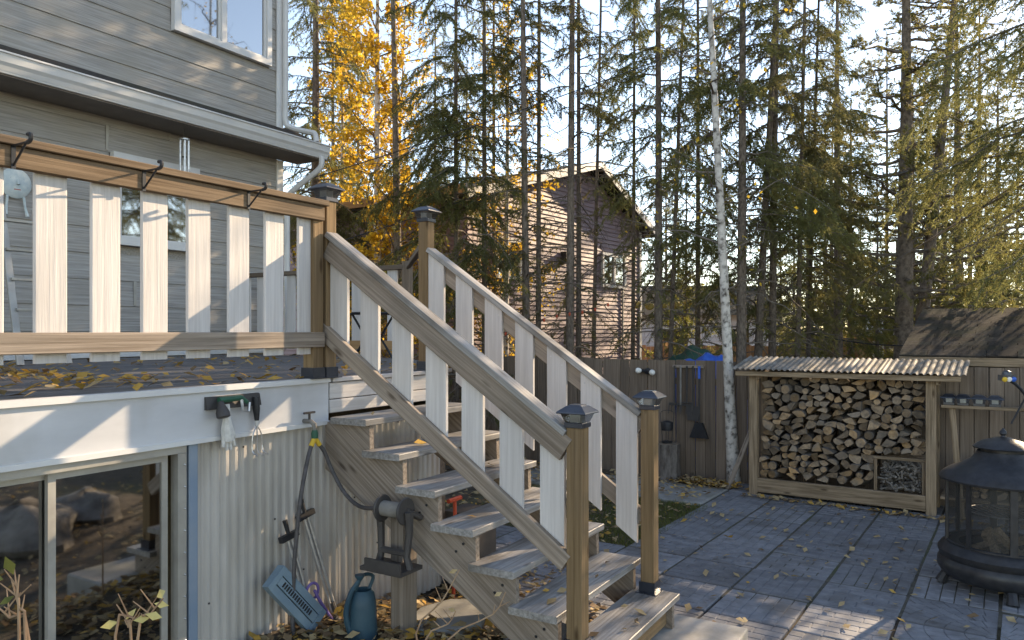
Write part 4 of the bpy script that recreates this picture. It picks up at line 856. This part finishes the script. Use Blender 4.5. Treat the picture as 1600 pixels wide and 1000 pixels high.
def spruce(seed, Ht=13., Lmax=1.5, nb=110, z0=.8, bare=3.2, dens=1.0, droop=1., bald=.22):
    r_ = random.Random(seed); limbs = []; NP = []; ND = []
    for k in range(nb):
        u = (k+r_.random())/nb; z = z0+(Ht-z0-.3)*u**.9; az = r_.uniform(0, 6.283)
        L_ = Lmax*(1-.80*((z-z0)/(Ht-z0)))*r_.uniform(.45, 1.2)
        dead = (z < bare and r_.random() < .85) or r_.random() < bald
        if dead: L_ *= r_.uniform(.5, 1.)
        o_ = Vector((math.cos(az), math.sin(az), 0)); dr = r_.uniform(.25, .95)*droop; pts = []; kx = r_.gauss(0, .22)
        for i in range(7):
            v = i/6; pts.append(Vector((0, 0, z))+o_*(L_*v)+o_.cross(ZU)*(kx*L_*v*v)+Vector((0, 0, L_*(.16*v-dr*v*v+.28*dr*v**3)))+Vector((r_.gauss(0, .02), r_.gauss(0, .02), r_.gauss(0, .018)))*(i > 0))
        limbs.append((pts, [.015*L_**.5*(1-.85*i/6)+.0018 for i in range(7)]))
        ntw = int((8 if dead else 13)*L_*dens)+2
        for j in range(ntw):
            v = .15+.85*(j+r_.random())/ntw; i = min(5, int(v*6)); p = pts[i].lerp(pts[i+1], v*6-i); t = (pts[i+1]-pts[i]).normalized()
            sd = t.cross(ZU).normalized()*(1 if j % 2 else -1); l_ = L_*(.42*(1-v)+.16)*r_.uniform(.45, 1.25)
            dv = (t*.7+sd*r_.uniform(.4, .9)+Vector((0, 0, r_.uniform(-1.0, .15)))).normalized(); q = p+dv*l_+Vector((0, 0, -.22*l_)); md = p.lerp(q, .5)+Vector((r_.gauss(0, .02), r_.gauss(0, .02), .05*l_))
            limbs.append(([p, md, q], [.0035, .0025, .0012]))
            if dead:
                if r_.random() < .85: continue
            m_ = max(3, int(l_/.014*dens))
            for c in range(m_):
                w = (c+.5)/m_; x_ = p.lerp(md, w*2) if w < .5 else md.lerp(q, w*2-1); NP.append(x_); ND.append(dv)
                if c % 5 == 0 and l_ > .12:                      # hanging side shoot
                    e = (dv*.5+Vector((r_.gauss(0, .5), r_.gauss(0, .5), -.6))).normalized()
                    for h in range(5): NP.append(x_+e*(.02*h)); ND.append(e)
        if not dead:
            for c in range(int(L_*.8/.02)):
                w = .2+.8*r_.random(); i = min(5, int(w*6)); NP.append(pts[i].lerp(pts[i+1], w*6-i)); ND.append((pts[i+1]-pts[i]).normalized())
    NP = np.array([tuple(v) for v in NP]); ND = np.array([tuple(v) for v in ND])
    P = np.repeat(NP, 2, 0); Dr = np.repeat(ND, 2, 0)*.75+rng.normal(size=(len(P), 3))*.5; Dr /= np.linalg.norm(Dr, axis=1)[:, None]
    P = P+rng.normal(size=P.shape)*.006
    V = ribbon_tris(P, Dr, rng.uniform(.03, .065, len(P)), rng.uniform(.0045, .008, len(P)))
    return limb_mesh('branches', limbs, M['twig'], 3), fast_mesh('foliage', V, np.arange(len(V)).reshape(-1, 3), M['needle'])
def trunk_mesh(Ht, seed, m, n=10, wob=.1, r0=1.):
    r_ = random.Random(seed); pts = []; rs = []; ph1, ph2 = r_.uniform(0, 6), r_.uniform(0, 6)
    for i in range(17):
        z = Ht*i/16; pts.append((wob*math.sin(z*.45+ph1)-wob*math.sin(ph1), wob*math.sin(z*.38+ph2)-wob*math.sin(ph2), z)); rs.append(r0*(1.12*math.exp(-z*2.2)*.25+1-.85*z/Ht))
    b = MB(); b.tube(pts, rs, n); return mesh_np('trunk', b.V, b.F, [m], smooth=True)
def pine(seed, Ht=11., nb=46, z0=2.2, Lmax=2.4, tuft=15, m='needle2'):
    r_ = random.Random(seed); limbs = []; TP = []; TD = []
    for k in range(nb):
        u = (k+r_.random())/nb; z = z0+(Ht-z0)*u; az = r_.uniform(0, 6.283); L_ = Lmax*(1-.7*u)*r_.uniform(.5, 1.1); o_ = Vector((math.cos(az), math.sin(az), 0)); rise = r_.uniform(-.15, .35)
        pts = [Vector((0, 0, z))+o_*(L_*i/5)+Vector((0, 0, L_*rise*(i/5)**1.5))+Vector((r_.gauss(0, .04), r_.gauss(0, .04), r_.gauss(0, .04)))*(i > 0) for i in range(6)]
        limbs.append((pts, [.03*L_**.5*(1-.85*i/5)+.003 for i in range(6)]))
        for j in range(int(9*L_)+3):
            v = .3+.7*r_.random(); i = min(4, int(v*5)); p = pts[i].lerp(pts[i+1], v*5-i); dv = (o_*.6+Vector((r_.gauss(0, .6), r_.gauss(0, .6), r_.gauss(.15, .45)))).normalized(); l_ = r_.uniform(.15, .5)*(1.2-v*.4); q = p+dv*l_
            limbs.append(([p, q], [.005, .002]))
            for w in (1, .75, .5): TP.append(p.lerp(q, w)); TD.append(dv)
    TP = np.repeat(np.array([tuple(v) for v in TP]), tuft, 0); TD = np.repeat(np.array([tuple(v) for v in TD]), tuft, 0)
    Dr = TD*.8+rng.normal(size=TD.shape)*.62; Dr /= np.linalg.norm(Dr, axis=1)[:, None]
    V = ribbon_tris(TP+rng.normal(size=TP.shape)*.012, Dr, rng.uniform(.05, .11, len(TP)), rng.uniform(.005, .009, len(TP)))
    return limb_mesh('branches', limbs, M['twig'], 3), fast_mesh('foliage', V, np.arange(len(V)).reshape(-1, 3), M[m])
def broadleaf(seed, Ht=10., nb=46, z0=2.0, Lmax=1.5, leaf=.03, per=34, m='gold', rise=.6):
    r_ = random.Random(seed); limbs = []; LP = []
    for k in range(nb):
        u = (k+r_.random())/nb; z = z0+(Ht-z0)*u; az = r_.uniform(0, 6.283); L_ = Lmax*(1-.55*u)*r_.uniform(.4, 1.15); o_ = Vector((math.cos(az), math.sin(az), 0))
        pts = [Vector((0, 0, z))+o_*(L_*i/5)+Vector((0, 0, L_*rise*(i/5)))+Vector((r_.gauss(0, .05), r_.gauss(0, .05), r_.gauss(0, .05)))*(i > 0) for i in range(6)]
        limbs.append((pts, [.016*(1-.8*i/5)+.002 for i in range(6)]))
        for j in range(int(6*L_)+2):
            v = .25+.75*r_.random(); i = min(4, int(v*5)); p = pts[i].lerp(pts[i+1], v*5-i); q = p+Vector((r_.gauss(0, .22), r_.gauss(0, .22), r_.gauss(-.05, .2)))
            limbs.append(([p, q], [.004, .0015]))
            for c in range(int(per*r_.uniform(.2, 1.3)/6)+1): LP.append(p.lerp(q, r_.uniform(.2, 1.1))+Vector((r_.gauss(0, .05), r_.gauss(0, .05), r_.gauss(-.03, .05))))
    LP = np.array([tuple(v) for v in LP]); n = len(LP)
    A = rng.normal(size=(n, 3)); A /= np.linalg.norm(A, axis=1)[:, None]; B = np.cross(A, rng.normal(size=(n, 3))); B /= np.linalg.norm(B, axis=1)[:, None]
    s = rng.uniform(.7, 1.3, (n, 1))*leaf
    V = np.stack([LP-A*s, LP-B*s*.75, LP+A*s*1.1, LP+B*s*.75], 1).reshape(-1, 3)
    return limb_mesh('branches', limbs, M['twig'], 3), fast_mesh('foliage', V, np.arange(len(V)).reshape(-1, 4), M[m])
SPR = [spruce(11, bare=4.0, nb=110, Lmax=1.6), spruce(12, nb=105, bare=4.6, Lmax=1.6, droop=1.3), spruce(13, nb=120, Lmax=1.9, bare=3.4), spruce(14, nb=88, bare=5.4, Lmax=1.5, droop=.8, bald=.4), spruce(15, nb=125, bare=2.8, Lmax=2.0, droop=1.2), spruce(16, nb=80, bare=5.8, Lmax=1.45, bald=.42)]
OVER = spruce(23, nb=110, Lmax=3.5, z0=2.9, bare=2.9, Ht=12, dens=.8)
FULL = [spruce(21, nb=130, Lmax=2.6, z0=.5, bare=.6, dens=.85), spruce(22, nb=120, Lmax=2.1, z0=.5, bare=.6, dens=.9)]
PIN = [pine(31, nb=54), pine(32, nb=70, z0=.6, Lmax=2.3), pine(33, nb=64, z0=.5, Lmax=2.7)]
GLD = [broadleaf(41, nb=64, z0=1.3, Lmax=1.5, per=230, leaf=.036), broadleaf(42, nb=50, z0=1.2, Lmax=1.3, per=120, leaf=.034)]
OLV = broadleaf(44, Ht=6, nb=60, z0=.4, Lmax=2.0, per=120, leaf=.04, m='olive', rise=.4)
BRC = broadleaf(43, Ht=9, nb=26, z0=2.6, Lmax=1.4, per=5, m='gold', rise=.35)
TRK = {k: trunk_mesh(13, 50+k, M['trunk'], wob=.07+.02*k) for k in range(4)}
TRKB = [trunk_mesh(10, 60, M['birch'], n=14, wob=.09), trunk_mesh(10, 61, M['birch'], n=12, wob=.06)]
TRKP = [trunk_mesh(11, 70, M['trunk'], n=14, wob=.1), trunk_mesh(11, 71, M['trunk'], n=12, wob=.14)]
def tree(name, label, cat, x, Y, crown, trunk, r, sc=1., rot=None, lean=(0, 0), group=None, foliage=True, rscale=None):
    zb = zg(x, Y)-.03; rot = random.uniform(0, 6.28) if rot is None else rot
    mw = Matrix.Translation((x, Y, zb)) @ Matrix.Rotation(lean[0], 4, 'Y') @ Matrix.Rotation(lean[1], 4, 'X') @ Matrix.Rotation(rot, 4, 'Z') @ Matrix.Scale(sc, 4)
    root = tag(link(name, None, None, mw), label, cat, group)
    def ch(nm, me, par, loc=None):
        o = bpy.data.objects.new(nm, me); COL.objects.link(o); o.parent = par
        if loc: o.matrix_basis = loc
        return o
    ch('trunk', trunk, root, Matrix.Diagonal((r/sc, r/sc, 1, 1)))
    if crown:
        c = ch('crown', crown[0], root); ch('foliage', crown[1], c)
    return root
def tx(p, Y): return (p-800)/F*Y
G1 = 'slender spruces between the fence and the mauve house'
T1 = ['green boughed spruce beside the far deck stair post', 'dark spruce between the green boughed spruce and the pale birch', 'thick stemmed spruce of the close pair before the mauve gable', 'thinner spruce of the close pair before the mauve gable', 'thick straight spruce trunk before the mauve gable peak', 'thin spruce hugging the thick straight trunk at the gable peak', 'thin leaning spruce between the gable peak and the small house window', 'thin spruce at the right hand corner board of the mauve house', 'thin spruce close beside the pale sunlit birch trunk']
T1[7] = 'thin spruce standing before the white corner board of the mauve house'
for i, (p, Y, r, ln) in enumerate(((713, 12.2, .05, 0), (757, 12.4, .055, 0), (826, 12.0, .07, -.012), (841, 12.7, .055, .0), (890, 12.4, .08, .006), (904, 13.0, .055, 0), (925, 14, .045, .02), (988, 14.2, .045, .004), (772, 14.5, .05, 0))):
    tree('spruce_tree', T1[i], 'tree', tx(p, Y), Y, SPR[(4, 0, 3, 5, 5, 3, 5, 1, 5)[i]], TRK[i % 4], r, lean=(ln, 0), group=G1)
G2 = 'spruces between the mauve house and the woodshed'
T2 = ['straight grey spruce trunk behind the floodlight on the fence', 'thin leaning spruce crossing behind the straight trunk near the floodlight', 'thick spruce trunk just behind the white birch', 'leaning spruce trunk between the white birch and the woodshed', 'straight spruce trunk rising behind the end of the woodshed roof', 'slim spruce behind the woodshed roof with a thinner twin', 'thinner twin of the slim spruce behind the woodshed roof', 'spruce behind the blue tarp heap']
for i, (p, Y, r, ln) in enumerate(((1028, 12.3, .078, 0), (1043, 13., .045, .035), (1157, 12.2, .09, .006), (1177, 12.6, .075, .05), (1205, 13, .075, .012), (1243, 13.5, .055, .02), (1259, 14.2, .045, .03), (1090, 15, .06, 0))):
    tree('spruce_tree', T2[i], 'tree', tx(p, Y), Y, SPR[(1, 3, 2, 1, 3, 0, 4, 4)[i]], TRK[(i+2) % 4], r, lean=(ln, 0), group=G2)
# white birch by the shed
tree('birch_tree', 'white barked birch rising in front of the fence by the woodshed', 'tree', tx(1147, 10.0), 10.0, BRC, TRKB[0], .076, lean=(-.05, 0), rot=1.2)
tree('golden_birch', 'golden leaved birch with pale trunk behind the far stair post', 'tree', tx(590, 13.2), 13.2, GLD[0], TRKB[1], .095, rot=.4)
tree('golden_birch', 'smaller golden birch leaning beside the pale trunked birch', 'tree', tx(606, 14.2), 14.2, GLD[1], TRKB[1], .06, sc=.8, lean=(.04, 0))
tree('golden_birch', 'low golden sapling under the tall golden birch', 'tree', tx(612, 13.0), 13.0, GLD[1], TRKB[1], .03, sc=.38)
tree('pine_tree', 'tall pine with bare crooked limbs beside the golden birch', 'tree', tx(626, 12.6), 12.6, BRC, TRKP[1], .09, lean=(-.02, 0))
tree('pale_birch', 'pale sunlit birch trunk among the dark spruces', 'tree', tx(788, 14), 14, GLD[1], TRKB[1], .07, sc=.9, lean=(.01, 0))
tree('spruce_tree', 'brownish dense spruce behind the house corner', 'tree', tx(492, 15.5), 15.5, FULL[0], TRK[0], .13)
tree('golden_birch', 'golden birch close behind the roof gutter', 'tree', tx(535, 16.5), 16.5, GLD[0], TRKB[1], .08)
# big twin stemmed pine
tree('pine_tree', 'large dark pine trunk behind the shingle roof', 'tree', tx(1410, 14), 14, PIN[0], TRKP[0], .19, rot=.3, lean=(.003, 0))
tree('pine_tree', 'leaning pine stem forking from the large pine', 'tree', tx(1420, 14.1), 14.1, PIN[1], TRKP[1], .14, rot=2.2, lean=(.10, 0))
tree('pine_tree', 'gnarled pine behind the shed roof ridge', 'tree', tx(1497, 19), 19, PIN[2], TRKP[1], .16, rot=1)
tree('spruce_tree', 'broad spruce with heavy drooping boughs beside the shingle roof', 'tree', 7.2, 9.0, OVER, TRK[1], .16, rot=.5)
# light green bushes and the wood behind
G3 = 'trees of the wood beyond the fence'; L3 = 'sunlit olive pine in the wood beyond the fence'; L4 = 'dark full spruce in the wood beyond the fence'
for i, (p, Y) in enumerate(((1265, 20), (1300, 26), (1330, 20.5), (1130, 40), (1385, 22), (1450, 25), (1475, 21), (1530, 23), (1560, 19), (1590, 27), (1620, 22), (1690, 20), (1290, 34), (1400, 36), (1500, 33), (1220, 36), (1570, 36), (1750, 24), (1850, 21), (1060, 42), (1345, 42), (1450, 44), (1040, 36), (1310, 17.5), (1425, 19), (1515, 29), (1605, 17), (1640, 34), (1200, 46))):
    full = i % 4 == 3
    tree('spruce_tree' if full else 'pine_tree', L4 if full else L3, 'tree', tx(p, Y), Y, FULL[i % 2] if full else PIN[i % 3], TRK[i % 4] if full else TRKP[i % 2], random.uniform(.07, .13), sc=random.uniform(.7, 1.0), group=G3+(' (spruces)' if full else ' (pines)'))
for p, Y, sc_, lab in ((1072, 19.5, .6, 'olive leaved bush tree behind the yellow lanterns'), (1290, 18, .5, 'low olive bush behind the woodshed roof'), (1370, 19, .6, 'olive bush tree beside the tan garden shed'), (1540, 16.5, .62, 'olive bush tree behind the shingle roof'), (1240, 24, .7, 'olive bush tree behind the cedar fence')):
    tree('olive_bush', lab, 'tree', tx(p, Y), Y, OLV, TRKP[0], .06, sc=sc_)
tree('golden_birch', 'small golden birch far behind the woodshed roof', 'tree', tx(1318, 26), 26, GLD[1], TRKB[1], .06, sc=.36)
for i, (p, Y) in enumerate(((520, 24), (560, 27), (680, 26), (730, 30))): tree('spruce_tree', 'dark spruce standing far behind the mauve house', 'tree', tx(p, Y), Y, FULL[i % 2], TRK[i], .12, group='spruces behind the mauve house')
for i, (x, Y, k) in enumerate(((13.5, 9.5, 0), (15, 6.5, 1), (12.5, 4.2, 3), (18, 12.5, 0), (14.5, 2.0, 1), (19, 5, 2))): tree('pine_tree', 'pine of the yard edge right of the shingle roofed shed', 'tree', x, Y, PIN[k % 3] if i % 2 else SPR[k], TRKP[i % 2], .11, group='pines at the yard edge')
# ================================================================ WIRES, LANTERN STRING
def wire(label, p, q, sag, r=.008, n=18):
    pts = [p.lerp(q, i/n)-Vector((0, 0, sag*4*(i/n)*(1-i/n))) for i in range(n+1)]; b = MB(); b.tube(pts, r, 5); return tag(b.build('cable', M['black']), label, 'cable'), pts
wire('overhead cable sloping up from the house to the birch', px(462, 286, 10.5), px(1230, 15, 11.5), .1)
wire('lower overhead cable passing the far stair post', px(470, 395, 10.6), px(1010, 190, 13.5), .15, .007)
wire('slack cable strung low behind the shingle roof', px(1215, 505, 14), px(1430, 540, 13.6), .12, .012)
g = thing('lantern_string', 'string of round yellow lanterns by the pale far house', 'string lights', px(1050, 480, 16))
pts = [px(995+20*i, 470+3*math.sin(i*1.1), 16) for i in range(8)]
b = MB(); b.tube(pts, .008, 5); b.build('cord', M['black'], g)
for q in pts[:7]: b = MB(); b.lathe([(.02, .0), (.085, -.03), (.10, -.08), (.085, -.13), (.03, -.16)], q, 12); b.build('lantern', M['lantern'], g, True)
g = thing('bulb_string', 'thin string of small red bulbs before the mauve house', 'string lights', px(860, 510, 11.5))
pts = [px(770+20*i, 522-5.5*i+3*math.sin(i), 11.5) for i in range(10)]; b = MB(); b.tube(pts, .005, 4); b.build('cord', M['black'], g)
for q in pts: b = MB(); b.lathe([(.012, 0), (.02, -.03), (.006, -.055)], q, 7); b.build('bulb', M['red'], g, True)
# ================================================================ LEAF LITTER, GRASS, FOREGROUND TWIGS
def leaves(name, label, P, size, pr=(.5, .2, .3)):
    P = np.asarray(P); n = len(P); a = rng.uniform(0, 6.283, n); s = rng.uniform(.45, 1.45, n)*size
    tilt = rng.uniform(-.5, .5, (n, 2)); X = np.stack([np.cos(a), np.sin(a), tilt[:, 0]], 1); Y = np.stack([-np.sin(a), np.cos(a), tilt[:, 1]], 1)
    up = np.array([0, 0, 1.]); s1 = s[:, None]
    lift = (np.abs(tilt).sum(1)*s*.55+.003)[:, None]*up
    V = np.stack([P-X*s1+lift, P-Y*s1*.62+lift+up*s1*.12, P+X*s1+lift, P+Y*s1*.62+lift+up*s1*.12], 1).reshape(-1, 3)
    me = fast_mesh(name, V, np.stack([np.arange(n)*4, np.arange(n)*4+1, np.arange(n)*4+2, np.arange(n)*4+3], 1), [M['leaf1'], M['leaf2'], M['leaf3']], rng.choice(3, n, p=pr))
    return tag(link(name, me), label, 'leaves', kind='stuff')
P = []
for _ in range(650):                             # deck, drifted to the left
    t = -random.random()**1.2*4.2; s = random.uniform(-4.5, 2.2); P.append(tuple(H(s, t, 1.602)))
for _ in range(700): s = random.uniform(-4, .1)*random.random(); P.append(tuple(H(s-.8, -random.uniform(.4, 4.2), 1.602+random.random()*.02)))
leaves('deck_leaves', 'golden fallen leaves strewn on the dark deck boards', P, .034, (.3, .55, .15))
P = []
for _ in range(5200):
    s, t = random.uniform(-1.2, 2.6), random.uniform(.02, 1.9)
    if random.random() > 1.1-.35*abs(s-.2): continue
    p = H(s, t, 0); z = zg(p.x, p.y)
    if s > 1.6 and t > 1: continue
    P.append((p.x, p.y, z+random.random()**2*.045))
for _ in range(1800):
    p = Q(random.uniform(-4.5, -.1), random.uniform(0, 3.4), 0); P.append((p.x, p.y, (-.115 if 2.0 < (p-Q0).dot(D2) < 3 else GZ)+.01+random.random()*.03))
for _ in range(500): p = Q(random.gauss(-.45, .25), random.gauss(3.1, .12), -.115+random.random()*.05); P.append(tuple(p))
for _ in range(260): p = Q(random.uniform(.2, 3.5), random.gauss(2.72, .05), -.118); P.append(tuple(p))
leaves('ground_leaves', 'drift of dry leaves on the soil beneath the stairs and along the fence', P, .034)
P = [tuple(Q(random.uniform(-.0, 3.6), random.uniform(-4, 2.8), -.117)) for _ in range(420)]+[tuple(Q(random.uniform(-2.5, 0), random.uniform(-4, 0), -.117)) for _ in range(120)]
P += [(random.uniform(.5, 6), random.uniform(1.5, 4.2), GZ+.01) for _ in range(500)]
leaves('patio_leaves', 'scattered pale leaves on the patio slabs', P, .032, (.75, .15, .1))
P = []
for i, (z, f) in enumerate(zip(TZ, TF)):
    for _ in range((1, 1, 2, 2, 2, 5, 6)[i]): P.append(tuple(H(random.uniform(.1, 1.0), f-random.uniform(.04, .25), z+.001)))
leaves('stair_leaves', 'few yellow leaves resting on the stair treads', P, .034)
P = []; Dv = []
for _ in range(17000):
    a, b_ = random.uniform(-2.2, .05), random.uniform(-.05, 2.0)
    p = Q(a, b_, GZ)
    if random.random() < .25+.75*sm(-1.6, .0, a): P.append(tuple(p)); Dv.append((random.gauss(0, .45), random.gauss(0, .45), 1))
P = np.array(P); Dv = np.array(Dv); Dv /= np.linalg.norm(Dv, axis=1)[:, None]
V = ribbon_tris(P, Dv, rng.uniform(.03, .075, len(P)), rng.uniform(.002, .004, len(P)))
tag(link('grass', fast_mesh('grass', V, np.arange(len(V)).reshape(-1, 3), M['grass'])), 'short grass patch between patio and fence', 'grass', kind='stuff')
def twig_plant(label, base, stems, m_leaf, nl, name='bare_shrub'):
    g = thing(name, label, 'shrub', base)
    for pts in stems:
        P_ = bez(pts, 10); b = MB(); b.tube(P_, [.006-.004*i/len(P_) for i in range(len(P_))], 6)
        for k in range(3):
            q = P_[len(P_)//2+k]; e = q+Vector((random.uniform(-.06, .06), random.uniform(-.04, .04), random.uniform(.02, .08))); b.tube([q, e], [.003, .0015], 5)
        b.build('stem', M['stem'], g, True)
        for k in range(nl):
            q = P_[-1-k]+Vector((random.uniform(-.03, .03), 0, .0)); dv = Vector((random.uniform(-1, 1), random.uniform(-.4, .4), random.uniform(-.3, .5))).normalized(); sd = dv.cross(Vector((0, -1, .6))).normalized()
            s = random.uniform(.02, .035); b = MB(); b.add([q, q+dv*s+sd*s*.55, q+dv*s*2.1, q+dv*s-sd*s*.55, q+dv*s+ZU*.006], [(0, 3, 4), (3, 2, 4), (2, 1, 4), (1, 0, 4)]); b.build('leaf', m_leaf, g)
    return g
gb = px(30, 1120, 2.3); gb.z = zg(gb.x, gb.y)
twig_plant('leafless pale twigs before the sliding window with one green bud', gb, [[gb, px(40, 1000, 2.3), px(30, 950, 2.3), px(18, 905, 2.3)], [gb, px(45, 1000, 2.32), px(15, 965, 2.3), px(-8, 945, 2.3)], [gb, px(30, 985, 2.3), px(27, 930, 2.3), px(30, 898, 2.3)]], M['grass'], 1)
gb = px(215, 1120, 2.5); gb.z = zg(gb.x, gb.y)
twig_plant('small shrub with yellow green leaves before the sliding window', gb, [[gb, px(205, 1000, 2.5), px(200, 980, 2.5), px(195, 968, 2.5)], [gb, px(215, 1000, 2.5), px(235, 960, 2.5), px(255, 935, 2.5)], [gb, px(180, 995, 2.5), px(215, 968, 2.5), px(245, 965, 2.5)]], M['lantern'], 2)
gb = px(680, 1080, 3.6); gb.z = zg(gb.x, gb.y)
twig_plant('bare reddish twigs in front of the stair stringer', gb, [[gb, px(650, 990, 3.6), px(690, 940, 3.6), px(718, 890, 3.6)], [gb, px(700, 1000, 3.6), px(770, 960, 3.6), px(790, 925, 3.6)], [gb, px(665, 1000, 3.6), px(700, 975, 3.6), px(712, 955, 3.6)]], M['leaf1'], 1)
# boulders in the yard beside the camera (seen mirrored in the sliding window)
for k, (x, y, r) in enumerate(((2.6, 2.9, .5), (3.5, 3.4, .38))):
    b = MB(); n, m_ = 18, 10; V = []
    r_ = random.Random(k)
    for j in range(m_+1):
        for i in range(n):
            th, ph_ = math.pi*j/m_, 2*math.pi*i/n; q = r*(1+.13*math.sin(3*ph_+k)+.1*math.sin(5*th+2*ph_)); V.append((x+q*1.3*math.sin(th)*math.cos(ph_), y+q*math.sin(th)*math.sin(ph_), GZ+.15*r+q*.55*math.cos(th)))
    b.add(V, [(j*n+i, (j+1)*n+i, (j+1)*n+(i+1) % n, j*n+(i+1) % n) for j in range(m_) for i in range(n)])
    tag(b.build('boulder', M['rock'], None, True), ('larger' if k == 0 else 'smaller')+' rounded boulder mirrored in the sliding window', 'boulder')
